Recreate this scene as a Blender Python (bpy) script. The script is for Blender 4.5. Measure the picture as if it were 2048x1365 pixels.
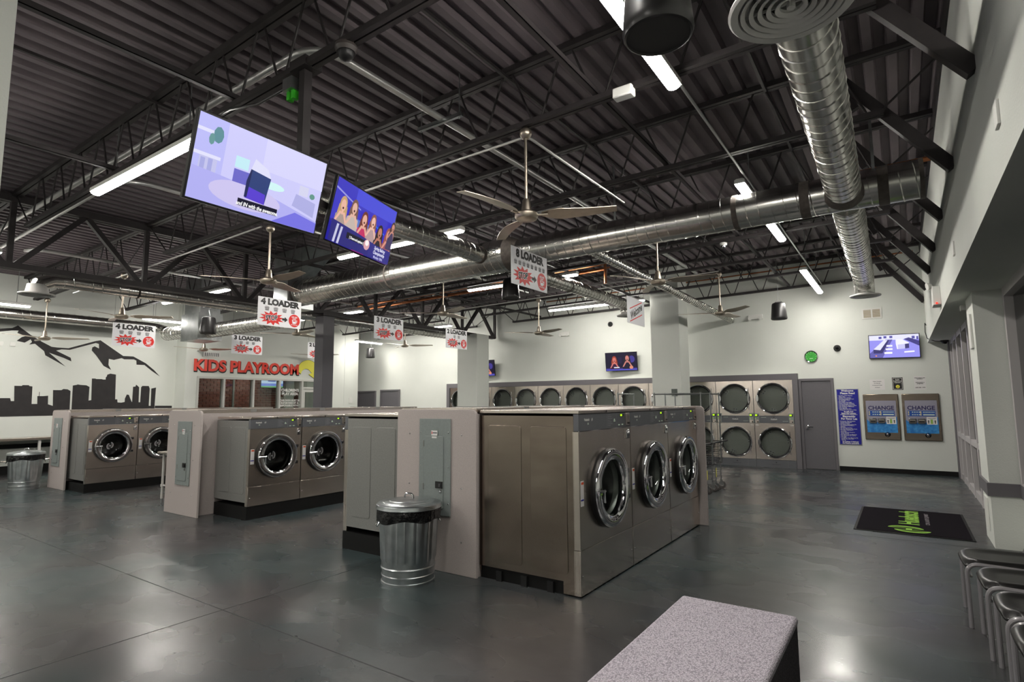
import bpy, math, random
from mathutils import Matrix, Vector
random.seed(7)
for o in list(bpy.data.objects): bpy.data.objects.remove(o)
S = bpy.context.scene
COL = S.collection
PI = math.pi
rad = math.radians

# ------------------------------------------------------------------ camera, world, exposure
YAW, PITCH, ROLL, FPX = rad(-34.448), rad(6.1169), rad(0.3837), 1130.91
fw = Vector((math.sin(YAW)*math.cos(PITCH), math.cos(YAW)*math.cos(PITCH), math.sin(PITCH)))
rt = Vector((math.cos(YAW), -math.sin(YAW), 0)); dn = fw.cross(rt)
r2 = rt*math.cos(ROLL)+dn*math.sin(ROLL); d2 = -rt*math.sin(ROLL)+dn*math.cos(ROLL)
cam = bpy.data.objects.new('camera', bpy.data.cameras.new('camera')); COL.objects.link(cam)
cam.matrix_world = Matrix(((r2.x, -d2.x, -fw.x, 0), (r2.y, -d2.y, -fw.y, 0), (r2.z, -d2.z, -fw.z, 1.62), (0, 0, 0, 1)))
cam.data.sensor_width = 36; cam.data.lens = 36*FPX/2048; cam.data.clip_end = 120; cam.data.clip_start = .05
S.camera = cam
W = bpy.data.worlds.new('night'); S.world = W; W.use_nodes = True
W.node_tree.nodes['Background'].inputs[0].default_value = (.012, .014, .02, 1)
W.node_tree.nodes['Background'].inputs[1].default_value = 1
S.view_settings.view_transform = 'Standard'; S.view_settings.look = 'None'
S.view_settings.gamma = 1; S.view_settings.use_curve_mapping = False
S.view_settings.exposure = 0.0
S.cycles.sample_clamp_indirect = 5; S.cycles.caustics_reflective = False; S.cycles.caustics_refractive = False; S.cycles.blur_glossy = .5
S.cycles.denoising_prefilter = 'ACCURATE'
LAMP = 80.0            # radiance of the strip-light lenses

# ------------------------------------------------------------------ materials
def lin(c):
    return tuple(((v/255)/12.92 if v/255 <= .04045 else ((v/255+.055)/1.055)**2.4) for v in c)
MATS = {}
def mat(name, rgb=(128, 128, 128), rough=.5, metal=0., c2=None, scale=5., detail=3., stretch=(1, 1, 1), bump=0., bscale=None, bdist=.01, rvar=0., emit=0., spec=.5, coat=0.):
    if name in MATS: return MATS[name]
    m = bpy.data.materials.new(name); m.use_nodes = True; MATS[name] = m
    nt = m.node_tree; b = nt.nodes['Principled BSDF']
    b.inputs['Base Color'].default_value = (*lin(rgb), 1)
    b.inputs['Roughness'].default_value = rough; b.inputs['Metallic'].default_value = metal
    b.inputs['Specular IOR Level'].default_value = spec
    if coat: b.inputs['Coat Weight'].default_value = coat; b.inputs['Coat Roughness'].default_value = .08
    if emit:
        b.inputs['Emission Color'].default_value = (*lin(rgb), 1); b.inputs['Emission Strength'].default_value = emit
        b.inputs['Base Color'].default_value = (0, 0, 0, 1)
    if c2 or bump or rvar:
        tc = nt.nodes.new('ShaderNodeTexCoord'); mp = nt.nodes.new('ShaderNodeMapping')
        mp.inputs['Scale'].default_value = stretch
        nt.links.new(tc.outputs['Object'], mp.inputs['Vector'])
        def noise(sc):
            n = nt.nodes.new('ShaderNodeTexNoise'); n.inputs['Scale'].default_value = sc; n.inputs['Detail'].default_value = detail
            nt.links.new(mp.outputs['Vector'], n.inputs['Vector']); return n
        n = noise(scale)
        if c2:
            r = nt.nodes.new('ShaderNodeValToRGB')
            r.color_ramp.elements[0].position = .33; r.color_ramp.elements[1].position = .67
            r.color_ramp.elements[0].color = (*lin(rgb), 1); r.color_ramp.elements[1].color = (*lin(c2), 1)
            nt.links.new(n.outputs['Fac'], r.inputs['Fac']); nt.links.new(r.outputs['Color'], b.inputs['Base Color'])
        if rvar:
            q = nt.nodes.new('ShaderNodeMapRange')
            q.inputs['To Min'].default_value = rough-rvar; q.inputs['To Max'].default_value = rough+rvar
            nt.links.new(n.outputs['Fac'], q.inputs['Value']); nt.links.new(q.outputs['Result'], b.inputs['Roughness'])
        if bump:
            bn = noise(bscale or scale*6); bp = nt.nodes.new('ShaderNodeBump')
            bp.inputs['Strength'].default_value = bump; bp.inputs['Distance'].default_value = bdist
            nt.links.new(bn.outputs['Fac'], bp.inputs['Height']); nt.links.new(bp.outputs['Normal'], b.inputs['Normal'])
    return m
def glass(name, tint=(255, 255, 255), clear=.92, rough=.02):
    if name in MATS: return MATS[name]
    m = bpy.data.materials.new(name); m.use_nodes = True; MATS[name] = m
    nt = m.node_tree; nt.nodes.clear()
    o = nt.nodes.new('ShaderNodeOutputMaterial'); mx = nt.nodes.new('ShaderNodeMixShader')
    t = nt.nodes.new('ShaderNodeBsdfTransparent'); g = nt.nodes.new('ShaderNodeBsdfGlossy')
    f = nt.nodes.new('ShaderNodeFresnel'); f.inputs['IOR'].default_value = 1.5
    c = lin(tint); t.inputs[0].default_value = (c[0]*clear, c[1]*clear, c[2]*clear, 1)
    g.inputs['Roughness'].default_value = rough
    nt.links.new(f.outputs[0], mx.inputs[0]); nt.links.new(t.outputs[0], mx.inputs[1])
    nt.links.new(g.outputs[0], mx.inputs[2]); nt.links.new(mx.outputs[0], o.inputs['Surface'])
    return m
WALL = mat('wall_paint', (230, 233, 226), .85, c2=(226, 229, 222), scale=1.2, bump=.35, bscale=70, bdist=.006, spec=.25)
WHITE = mat('white_paint', (235, 235, 230), .6)
BLACKP = mat('black_paint', (44, 41, 42), .7, c2=(36, 34, 35), scale=6)
TRIM = mat('grey_trim_paint', (112, 109, 113), .55)
DOORM = mat('grey_door_paint', (108, 106, 110), .6, c2=(102, 100, 104), scale=90, bump=.1, bscale=200)
DECK = mat('deck_paint', (132, 122, 126), .6, c2=(116, 107, 111), scale=1.4, spec=.3)
STEELB = mat('black_steel', (54, 50, 51), .55, c2=(46, 42, 43), scale=7, spec=.4)
STAIN = mat('stainless', (222, 212, 203), .25, 1., c2=(210, 200, 191), scale=1.6, bump=.06, bscale=2.6, bdist=.05)
STAINS = mat('stainless_side', (152, 140, 129), .24, 1., c2=(136, 124, 114), scale=2.5, stretch=(.5, .5, 2), rvar=.05)
GREYS = mat('grey_enamel', (146, 146, 143), .38, .35, c2=(138, 138, 135), scale=60)
CHROME = mat('chrome', (215, 215, 218), .07, 1.)
CHROMED = mat('dark_chrome', (120, 118, 122), .1, 1.)
GALV = mat('galvanised', (186, 190, 190), .32, 1., c2=(160, 164, 164), scale=5)
GALVC = mat('galvanised_can', (196, 202, 204), .3, 1., c2=(176, 182, 184), scale=9)
DUCTM = mat('duct_steel', (222, 221, 216), .23, 1., c2=(196, 195, 190), scale=2.5)
SEALM = mat('duct_sealant', (98, 90, 84), .7, c2=(80, 74, 70), scale=20)
NICKEL = mat('brushed_nickel', (182, 172, 158), .36, 1., c2=(170, 160, 146), scale=12)
BLACK = mat('black_plastic', (22, 22, 23), .4)
BLACKM = mat('black_matte', (9, 9, 9), .6, spec=.3)
PANELG = mat('control_grey', (98, 100, 104), .45)
LAMI = mat('laminate', (194, 184, 180), .5, c2=(178, 169, 166), scale=160, detail=2, spec=.4)
BREAK = mat('breaker_enamel', (140, 148, 146), .45, c2=(134, 142, 140), scale=50)
CONDM = mat('conduit_steel', (205, 205, 203), .34, .75)
COPPER = mat('copper', (196, 128, 88), .3, 1., c2=(150, 96, 66), scale=6)
BRICK = mat('brick', (128, 72, 58), .85, c2=(96, 52, 44), scale=9, bump=.3, bscale=60)
MORTAR = mat('mortar', (178, 168, 158), .9)
RUBBER = mat('rubber', (92, 88, 86), .6)
PAPER = mat('paper', (236, 234, 232), .7)
SIGNW = mat('sign_white', (240, 240, 243), .35)
SIGNK = mat('print_black', (24, 22, 24), .5)
SIGNR = mat('print_red', (222, 40, 34), .45)
SIGNG = mat('print_grey', (92, 90, 94), .5)
YELLOW = mat('print_yellow', (244, 236, 80), .5)
REDL = mat('letter_red', (236, 66, 50), .4)
BLUEP = mat('print_blue', (18, 22, 150), .4)
GREENL = mat('mat_green', (140, 190, 62), .8)
MATB = mat('mat_pile', (26, 21, 28), .95, c2=(19, 16, 21), scale=180, bump=.5, bscale=420, bdist=.004, spec=.08)
LEDG = mat('led_green', (170, 230, 20), emit=1.6)
LEDW = mat('led_pale', (214, 232, 214), .4)
LAMPM = mat('lamp_lens', (255, 250, 242), emit=LAMP)
BAGM = mat('bin_bag', (10, 10, 11), .22, bump=.9, scale=4, bscale=16, bdist=.03)
SPEAK = mat('speaker_shell', (30, 29, 30), .33)
SEATM = mat('chair_shell', (22, 21, 21), .33)
CHAIRF = mat('chair_frame', (150, 147, 150), .3, .2, coat=.4)
DRUM = mat('drum_steel', (196, 200, 196), .4, .55, c2=(160, 164, 160), scale=4)
DARKIN = mat('dark_inside', (30, 28, 28), .5)
GLASSC = glass('clear_glass', (244, 250, 246), .94)
GLASSD = glass('dark_glass', (220, 224, 221), .9)
GLASSN = glass('night_glass', (150, 156, 160), .7)

def floor_material():
    m = bpy.data.materials.new('stained_concrete'); m.use_nodes = True; nt = m.node_tree; b = nt.nodes['Principled BSDF']
    tc = nt.nodes.new('ShaderNodeTexCoord')
    def noise(sc, det, stretch=(1, 1, 1), rough=.5):
        mp = nt.nodes.new('ShaderNodeMapping'); mp.inputs['Scale'].default_value = stretch
        nt.links.new(tc.outputs['Object'], mp.inputs['Vector'])
        n = nt.nodes.new('ShaderNodeTexNoise'); n.inputs['Scale'].default_value = sc; n.inputs['Detail'].default_value = det
        n.inputs['Roughness'].default_value = rough
        nt.links.new(mp.outputs['Vector'], n.inputs['Vector']); return n
    def ramp(n, stops):
        r = nt.nodes.new('ShaderNodeValToRGB'); cr = r.color_ramp; cr.interpolation = 'B_SPLINE'
        cr.elements[0].position, cr.elements[1].position = stops[0][0], stops[-1][0]
        cr.elements[0].color = (*lin(stops[0][1]), 1); cr.elements[1].color = (*lin(stops[-1][1]), 1)
        for p, c in stops[1:-1]: e = cr.elements.new(p); e.color = (*lin(c), 1)
        nt.links.new(n.outputs['Fac'], r.inputs['Fac']); return r
    def mix(a, c, f, mode='MIX', fac=None):
        x = nt.nodes.new('ShaderNodeMix'); x.data_type = 'RGBA'; x.blend_type = mode; x.inputs['Factor'].default_value = f
        nt.links.new(a, x.inputs['A']); nt.links.new(c, x.inputs['B'])
        if fac: nt.links.new(fac, x.inputs['Factor'])
        return x.outputs['Result']
    n1 = noise(.75, 5, (.6, 1.1, 1), .55); n3 = noise(.42, 3, (1.3, 1, 1)); n2 = noise(4.5, 8, (1, 1.4, 1), .72); n4 = noise(.9, 4, (1, 1.4, 1)); n5 = noise(1.6, 2, (.8, 1.2, 1))
    c = ramp(n1, [(.34, (48, 53, 56)), (.48, (63, 68, 69)), (.57, (75, 79, 79)), (.68, (92, 94, 93))]).outputs['Color']
    c = mix(c, ramp(n3, [(.4, (76, 62, 57)), (.5, (64, 68, 68)), (.58, (44, 76, 74))]).outputs['Color'], .42)
    c = mix(c, ramp(n4, [(.42, (70, 74, 76)), (.6, (56, 58, 74))]).outputs['Color'], .2)
    c = mix(c, ramp(n2, [(.34, (205, 205, 205)), (.66, (255, 255, 255))]).outputs['Color'], .8, 'MULTIPLY')
    nt.links.new(c, b.inputs['Base Color'])
    q = nt.nodes.new('ShaderNodeMapRange'); q.inputs['From Min'].default_value = .3; q.inputs['From Max'].default_value = .7
    q.inputs['To Min'].default_value = .2; q.inputs['To Max'].default_value = .34
    nt.links.new(n5.outputs['Fac'], q.inputs['Value']); nt.links.new(q.outputs['Result'], b.inputs['Roughness'])
    b.inputs['Specular IOR Level'].default_value = .5
    return m
FLOORM = floor_material()
def carpet_material(name, a, c):
    m = bpy.data.materials.new(name); m.use_nodes = True; nt = m.node_tree; b = nt.nodes['Principled BSDF']
    tc = nt.nodes.new('ShaderNodeTexCoord'); mp = nt.nodes.new('ShaderNodeMapping'); mp.inputs['Scale'].default_value = (1, .62, 1)
    mp.inputs['Rotation'].default_value = (0, 0, .25)
    v = nt.nodes.new('ShaderNodeTexVoronoi'); v.inputs['Scale'].default_value = 150; v.inputs['Randomness'].default_value = .55
    nt.links.new(tc.outputs['Object'], mp.inputs['Vector']); nt.links.new(mp.outputs['Vector'], v.inputs['Vector'])
    r = nt.nodes.new('ShaderNodeValToRGB'); r.color_ramp.elements[0].position = .15; r.color_ramp.elements[1].position = .75
    r.color_ramp.elements[0].color = (*lin(a), 1); r.color_ramp.elements[1].color = (*lin(c), 1)
    nt.links.new(v.outputs['Distance'], r.inputs['Fac']); nt.links.new(r.outputs['Color'], b.inputs['Base Color'])
    bp = nt.nodes.new('ShaderNodeBump'); bp.invert = True; bp.inputs['Strength'].default_value = .8; bp.inputs['Distance'].default_value = .006
    nt.links.new(v.outputs['Distance'], bp.inputs['Height']); nt.links.new(bp.outputs['Normal'], b.inputs['Normal'])
    b.inputs['Roughness'].default_value = .95; b.inputs['Specular IOR Level'].default_value = .1
    return m
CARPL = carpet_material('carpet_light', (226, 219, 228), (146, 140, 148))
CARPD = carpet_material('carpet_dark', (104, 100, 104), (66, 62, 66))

# ------------------------------------------------------------------ mesh builder
class MB:
    def __init__(s): s.v = []; s.f = []; s.m = []
    def add(s, vs, fs, mi=0):
        k = len(s.v); s.v += [tuple(p) for p in vs]; s.f += [tuple(i+k for i in f) for f in fs]; s.m += [mi]*len(fs); return s
    def box(s, x0, x1, y0, y1, z0, z1, mi=0):
        return s.add([(x, y, z) for z in (z0, z1) for y in (y0, y1) for x in (x0, x1)],
                     [(0, 2, 3, 1), (4, 5, 7, 6), (0, 1, 5, 4), (2, 6, 7, 3), (0, 4, 6, 2), (1, 3, 7, 5)], mi)
    def bar(s, p0, p1, w, h, mi=0, up=(0, 0, 1)):
        p0, p1 = Vector(p0), Vector(p1); d = (p1-p0).normalized(); u = Vector(up)
        if abs(d.dot(u)) > .98: u = Vector((0, 1, 0))
        a = d.cross(u).normalized()*w/2; b = a.cross(d).normalized()*h/2
        vs = [p+i*a+j*b for p in (p0, p1) for i, j in ((-1, -1), (1, -1), (1, 1), (-1, 1))]
        return s.add(vs, [(3, 2, 1, 0), (4, 5, 6, 7), (0, 1, 5, 4), (1, 2, 6, 5), (2, 3, 7, 6), (3, 0, 4, 7)], mi)
    def tube(s, pts, r, n=8, mi=0, caps=True, closed=False):
        pts = [Vector(p) for p in pts]; N = len(pts); rings = []
        u = None
        for i, p in enumerate(pts):
            if closed: d = pts[(i+1) % N]-pts[i-1]
            else: d = pts[min(i+1, N-1)]-pts[max(i-1, 0)]
            d.normalize()
            if u is None:
                u = d.cross(Vector((0, 0, 1)) if abs(d.z) < .9 else Vector((0, 1, 0))).normalized()
            else:
                u = (u-d*u.dot(d)).normalized()
            w = d.cross(u); rr = r[i] if isinstance(r, (list, tuple)) else r
            rings.append([p+(u*math.cos(2*PI*k/n)+w*math.sin(2*PI*k/n))*rr for k in range(n)])
        vs = [q for R in rings for q in R]; fs = []
        for i in range(N if closed else N-1):
            a, b = i*n, ((i+1) % N)*n
            fs += [(a+k, a+(k+1) % n, b+(k+1) % n, b+k) for k in range(n)]
        if caps and not closed: fs += [tuple(range(n))[::-1], tuple(range((N-1)*n, N*n))]
        return s.add(vs, fs, mi)
    def lathe(s, prof, org=(0, 0, 0), axis=(0, 0, 1), n=32, mi=0, cap=False):
        ax = Vector(axis).normalized(); o = Vector(org)
        u = ax.cross(Vector((0, 0, 1)) if abs(ax.z) < .9 else Vector((1, 0, 0))).normalized(); w = ax.cross(u)
        vs = [o+ax*t+(u*math.cos(2*PI*k/n)+w*math.sin(2*PI*k/n))*r for r, t in prof for k in range(n)]
        fs = [(i*n+k, i*n+(k+1) % n, (i+1)*n+(k+1) % n, (i+1)*n+k) for i in range(len(prof)-1) for k in range(n)]
        if cap: fs += [tuple(range(n))[::-1], tuple(range((len(prof)-1)*n, len(prof)*n))]
        return s.add(vs, fs, mi)
    def slab(s, poly, y0, y1, mi=0):            # outline in x,z ; y0 front (towards -y), y1 back
        n = len(poly)
        a = sum(poly[i][0]*poly[(i+1) % n][1]-poly[(i+1) % n][0]*poly[i][1] for i in range(n))
        if a < 0: poly = poly[::-1]
        vs = [(x, y0, z) for x, z in poly]+[(x, y1, z) for x, z in poly]
        fs = [tuple(range(n)), tuple(range(n, 2*n))[::-1]]+[(i, i+n, (i+1) % n+n, (i+1) % n) for i in range(n)]
        return s.add(vs, fs, mi)
    def flat(s, poly, y=0., mi=0):
        n = len(poly)
        a = sum(poly[i][0]*poly[(i+1) % n][1]-poly[(i+1) % n][0]*poly[i][1] for i in range(n))
        if a < 0: poly = poly[::-1]
        return s.add([(x, y, z) for x, z in poly], [tuple(range(n))], mi)
    def holed(s, x0, x1, z0, z1, holes, y0, y1, n=32, mi=0):   # plate in xz with round holes stacked in z
        zs = [z0]+[(holes[i][1]+holes[i+1][1])/2 for i in range(len(holes)-1)]+[z1]
        for i, (cx, cz, r) in enumerate(holes):
            za, zb = zs[i], zs[i+1]; vs = []; fs = []
            for k in range(n):
                t = 2*PI*k/n+PI/n; c, q = math.cos(t), math.sin(t)
                sx = ((x1-cx)/c if c > 0 else (x0-cx)/c) if abs(c) > 1e-6 else 1e9
                sz = ((zb-cz)/q if q > 0 else (za-cz)/q) if abs(q) > 1e-6 else 1e9
                L = min(sx, sz)
                vs += [(cx+r*c, y0, cz+r*q), (cx+L*c, y0, cz+L*q), (cx+r*c, y1, cz+r*q)]
            for k in range(n):
                a, b = 3*k, 3*((k+1) % n)
                fs += [(a, a+1, b+1, b), (a, b, b+2, a+2)]
            s.add(vs, fs, mi)
            for cxx, czz in ((x0, za), (x1, za), (x0, zb), (x1, zb)):   # fill the corners
                near = sorted(range(n), key=lambda k: (vs[3*k+1][0]-cxx)**2+(vs[3*k+1][2]-czz)**2)[:2]
                p, q = vs[3*near[0]+1], vs[3*near[1]+1]
                tri = [(p[0], y0, p[2]), (q[0], y0, q[2]), (cxx, y0, czz)]
                ar = (tri[1][0]-tri[0][0])*(tri[2][2]-tri[0][2])-(tri[2][0]-tri[0][0])*(tri[1][2]-tri[0][2])
                if abs(ar) > 1e-9: s.add(tri if ar > 0 else tri[::-1], [(0, 1, 2)], mi)
        return s
    def build(s, name, mats, parent=None, smooth=35, bevel=0., kind=None):
        me = bpy.data.meshes.new(name); me.from_pydata(s.v, [], s.f)
        for m in (mats if isinstance(mats, (list, tuple)) else [mats]): me.materials.append(m)
        if len(me.materials) > 1: me.polygons.foreach_set('material_index', s.m)
        if smooth:
            me.polygons.foreach_set('use_smooth', [True]*len(me.polygons)); me.set_sharp_from_angle(angle=rad(smooth))
        me.update(); return link(name, me, parent, bevel, kind)
def link(name, me, parent=None, bevel=0., kind=None):
    o = bpy.data.objects.new(name, me); COL.objects.link(o)
    if parent: o.parent = parent
    if kind: o['kind'] = kind
    if bevel:
        b = o.modifiers.new('bevel', 'BEVEL'); b.width = bevel; b.segments = 2; b.limit_method = 'ANGLE'; b.angle_limit = rad(40); b.harden_normals = False
    return o
def tag(o, label, cat, group=None):
    o['label'] = label; o['category'] = cat
    if group: o['group'] = group
    return o
def thing(name, label, cat, loc=(0, 0, 0), rz=0, group=None, rot=None):
    o = bpy.data.objects.new(name, None); COL.objects.link(o); o.empty_display_size = .1
    o.location = loc; o.rotation_euler = rot if rot else (0, 0, rz)
    return tag(o, label, cat, group)
def struct(o): o['kind'] = 'structure'; return o
def copy_tree(o, parent=None):
    c = o.copy(); COL.objects.link(c)
    if parent: c.parent = parent
    for ch in list(o.children): copy_tree(ch, c)
    return c
def dup(o, loc, rz, label, group=None):
    c = copy_tree(o); c.location = loc; c.rotation_euler = (0, 0, rz); c['label'] = label
    if group: c['group'] = group
    return c
def bx(name, m, parent, *a, bevel=0.): return MB().box(*a).build(name, m, parent, bevel=bevel)
TXT = {}
def text_mesh(body, size, ext=0., off=0., align='CENTER', sx=1., shear=0., space=1.):
    k = (body, size, ext, off, align, sx, shear, space)
    if k in TXT: return TXT[k]
    c = bpy.data.curves.new('lettering', 'FONT'); c.body = body; c.size = size; c.extrude = ext; c.offset = off
    c.align_x = align; c.align_y = 'CENTER'; c.shear = shear; c.space_line = space; c.resolution_u = 3
    o = bpy.data.objects.new('lettering', c); COL.objects.link(o)
    bpy.context.view_layer.update()
    me = bpy.data.meshes.new_from_object(o.evaluated_get(bpy.context.evaluated_depsgraph_get()))
    bpy.data.objects.remove(o); bpy.data.curves.remove(c)
    me.transform(Matrix.Rotation(PI/2, 4, 'X') @ Matrix.Diagonal((sx, 1, 1, 1)))
    me.materials.clear(); TXT[k] = me; return me
def text(name, body, size, m, parent, loc=(0, 0, 0), ext=0., off=0., align='CENTER', sx=1., shear=0., space=1., rot=None):
    me = text_mesh(body, size, ext, off, align, sx, shear, space).copy(); me.materials.append(m)
    o = link(name, me, parent); o.location = loc
    if rot: o.rotation_euler = rot
    return o
def rrect(x0, x1, z0, z1, r, n=5, corners=(1, 1, 1, 1)):
    P = []
    for i, (cx, cz, a) in enumerate(((x1-r, z1-r, 0), (x0+r, z1-r, 90), (x0+r, z0+r, 180), (x1-r, z0+r, 270))):
        if corners[i]: P += [(cx+r*math.cos(rad(a+90*k/n)), cz+r*math.sin(rad(a+90*k/n))) for k in range(n+1)]
        else: P.append(((x1, z1), (x0, z1), (x0, z0), (x1, z0))[i])
    return P
def disc(cx, cz, rx, rz=None, n=24, a0=0): 
    rz = rz or rx; return [(cx+rx*math.cos(2*PI*k/n+a0), cz+rz*math.sin(2*PI*k/n+a0)) for k in range(n)]
def H_emblem(mb, cx, cz, s, y=0., mi=0):
    for g in (1, -1):                            # two facing crescents joined by a bar
        P = [(cx+g*s*(.15+.42*math.sin(t)), cz+g*s*(.10-.55*math.cos(t))) for t in [PI*k/10 for k in range(11)]]
        Q = [(cx+g*s*(.15+.22*math.sin(t)), cz+g*s*(.10-.46*math.cos(t))) for t in [PI*k/10 for k in range(11)]]
        for k in range(10): mb.flat([P[k], P[k+1], Q[k+1], Q[k]], y, mi)
        mb.flat([(cx+g*s*.13, cz+g*s*(-.42)), (cx+g*s*.2, cz+g*s*(-.42)), (cx+g*s*.2, cz+g*s*.62), (cx+g*s*.13, cz+g*s*.62)], y, mi)
    mb.flat([(cx-s*.16, cz-s*.09), (cx+s*.16, cz-s*.09), (cx+s*.16, cz+s*.09), (cx-s*.16, cz+s*.09)], y, mi)

# ------------------------------------------------------------------ room shell
YW, XB, XLW = 15.15, .53, -17.33
def zdeck(x): return 4.97+.018*(x+3)
fl = struct(bx('floor', FLOORM, None, -21, 1.6, -7, 15.5, -.2, 0))
JOINT = mat('joint_dark', (46, 48, 48), .6)
for a in ((-21, .9, 2.538, 2.546), (-21, .9, 8.1, 8.108)): bx('floor_joint', JOINT, fl, a[0], a[1], a[2], a[3], -.05, .0012)
for x in (-4.53, -10.6): bx('floor_joint', JOINT, fl, x-.004, x+.004, -7, 15.1, -.05, .0011)
def deck():
    mb = MB(); x = -20.6; p = .2; y0, y1 = -7.2, 15.4; vs = []
    while x < 1.5:
        z = zdeck(x); vs += [(x, z+.07), (x+.085, z+.07), (x+.105, z), (x+.18, z)]; x += p
    V = [(a, y, b) for y in (y0, y1) for a, b in vs]; n = len(vs)
    F = [(i, i+1, n+i+1, n+i) for i in range(n-1)]
    mb.add(V, F); return struct(mb.build('ceiling', DECK, smooth=0))
deck()
struct(bx('wall_back', WALL, None, -21, 1.6, YW, YW+.25, 0, 5.4))
wl = struct(bx('wall_left', WALL, None, XLW-.25, XLW, -7, 8.0, 0, 5.4))
struct(bx('wall_return', WALL, None, XLW-.25, -16.75, 8.0, 8.2, 0, 5.4))
struct(bx('wall_front', WALL, None, -21, 1.6, -7.2, -7, 0, 5.4))
# bulkhead over the storefront
wb = struct(bx('wall_bulkhead', WALL, None, XB, 1.5, -7, YW, 2.83, 5.4))
bx('ledger_strip', STEELB, wb, XB-.015, XB+.02, -7, YW, 4.83, 5.2)
# pilaster, lower wall and chair rail by the chairs
pl = struct(bx('wall_pilaster', WALL, None, .724, 1.5, 8.18, 8.92, 0, 2.84))
MB().box(.70, 1.4, 8.155, 8.18, .56, .70).box(.70, .724, 8.18, 8.92, .56, .70).build('chair_rail', TRIM, pl)
struct(bx('wall_knee', WALL, None, 1.0, 1.5, -7, 8.18, 0, .62))
bx('chair_rail', TRIM, bpy.data.objects['wall_knee'], .975, 1.0, -7, 8.155, .56, .70)
# rectangular columns
c_ = struct(bx('wall_column_dryers', WALL, None, -5.10, -4.38, 13.6, 14.28, 0, 5.0))
struct(bx('wall_column_girder', WALL, None, -11.40, -10.63, 13.6, 14.2, 0, 3.70))
struct(bx('wall_column_playroom', WALL, None, -17.45, -16.74, 13.57, 14.2, 0, 4.75))
struct(bx('wall_column_near', WALL, None, -4.92, -4.5, .57, .993, 0, 5.2))
# playroom wall with a window band
pw = MB()
pw.box(-16.95, -16.75, 8.2, 8.33, 0, 5.0).box(-16.95, -16.75, 8.33, 13.57, 2.38, 5.0).box(-16.95, -16.75, 8.33, 11.9, 0, .9).box(-16.95, -16.75, 12.74, 13.57, 0, 2.38)
struct(pw.build('wall_playroom', WALL, smooth=0))
win = thing('window_1', 'white framed playroom window band', 'window'); win['kind'] = 'structure'; del win['category']
FR = mat('window_frame', (206, 206, 200), .5)
def ybars(mb, ys, x0, x1, z0, z1, w=.05):
    for y in ys: mb.box(x0, x1, y-w/2, y+w/2, z0, z1)
for y in (8.355, 9.13, 10.075, 10.98, 11.83, 12.72): bx('mullion', FR, win, -16.90, -16.73, y-.03, y+.03, .9 if y < 11.8 else 0, 2.38)
bx('head_rail', FR, win, -16.9, -16.725, 8.33, 12.75, 2.35, 2.41); bx('sill_rail', FR, win, -16.9, -16.72, 8.33, 11.83, .88, .94)
ys = (8.355, 9.13, 10.075, 10.98, 11.83)
for a, b in zip(ys[:-1], ys[1:]): bx('pane', GLASSC, win, -16.84, -16.83, a+.03, b-.03, .94, 2.35)
d1 = thing('door_1', 'playroom glass door', 'door'); d1['kind'] = 'structure'; del d1['category']
bx('transom_bar', FR, d1, -16.88, -16.76, 11.86, 12.69, 2.10, 2.16); bx('pane', GLASSC, d1, -16.83, -16.82, 11.86, 12.69, 2.16, 2.35)
MB().box(-16.86, -16.79, 11.87, 11.97, .02, 2.09).box(-16.86, -16.79, 12.58, 12.68, .02, 2.09).box(-16.86, -16.79, 11.97, 12.58, 1.99, 2.09).box(-16.86, -16.79, 11.97, 12.58, .02, .25).build('stile', FR, d1)
bx('pane', GLASSC, d1, -16.83, -16.82, 11.97, 12.58, .25, 1.99)
t_ = text('lettering', "CHILDREN'S\nPLAY AREA", .12, WHITE, win, (-16.825, 11.42, 1.98), off=.006, rot=(0, 0, PI/2))
text('lettering', "CHILDREN MUST BE\nSUPERVISED BY A\nRESPONSIBLE ADULT", .085, WHITE, win, (-16.825, 11.42, 1.62), off=.004, rot=(0, 0, PI/2))
# inside the playroom
wp = struct(bx('wall_brick', MORTAR, None, -19.6, -19.32, 8.2, YW, 0, 3.2))
bm_ = MB().box(-.045, 0, -.108, .108, -.038, .038).build('brick', BRICK, wp, smooth=0); me_b = bm_.data
nb = 0
for r_ in range(14):
    for k in range(16):
        y = 9.35+.23*k+(.115 if r_ % 2 else 0); z = 1.28+r_*.088
        if y > 12.75: continue
        o = bm_ if nb == 0 else link('brick', me_b, wp)
        o.location = (-19.285+random.uniform(-.004, .004), y, z); nb += 1
for r_ in range(10):
    o = link('brick', me_b, wp); o.location = (-19.285, 13.35+(.1 if r_ % 2 else 0), 1.28+r_*.088)
    o = link('brick', me_b, wp); o.location = (-19.285, 13.58+(.1 if r_ % 2 else 0), 1.28+r_*.088)
struct(bx('wall_playroom_partition', WALL, None, -19.32, -19.2, 12.85, 13.2, 0, 3.2)); struct(bx('wall_playroom_end', WALL, None, -19.32, -19.2, 13.75, YW, 0, 3.2))
struct(bx('wall_playroom_ceiling', WHITE, None, -19.4, -16.95, 8.2, 13.57, 3.2, 3.3))
t = thing('added_fill_panel', 'added unseen fill light panel brightening the playroom', 'light', (-18.1, 10.9, 3.17)); bx('frame', WHITE, t, -.32, .32, -.62, .62, 0, .03); bx('fill_panel_face', mat('fill_panel_glow', (255, 250, 242), emit=14), t, -.3, .3, -.6, .6, -.006, 0)  # unseen glowing panel, added to brighten the bricks behind the playroom glass
MB().tube([(-19.1, 10.75, 0), (-19.1, 10.75, 3.2)], .04, 10).build('drain_pipe', GREYS)
tag(bpy.data.objects['drain_pipe'], 'grey vertical pipe in front of the playroom brick wall', 'pipe')
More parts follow.
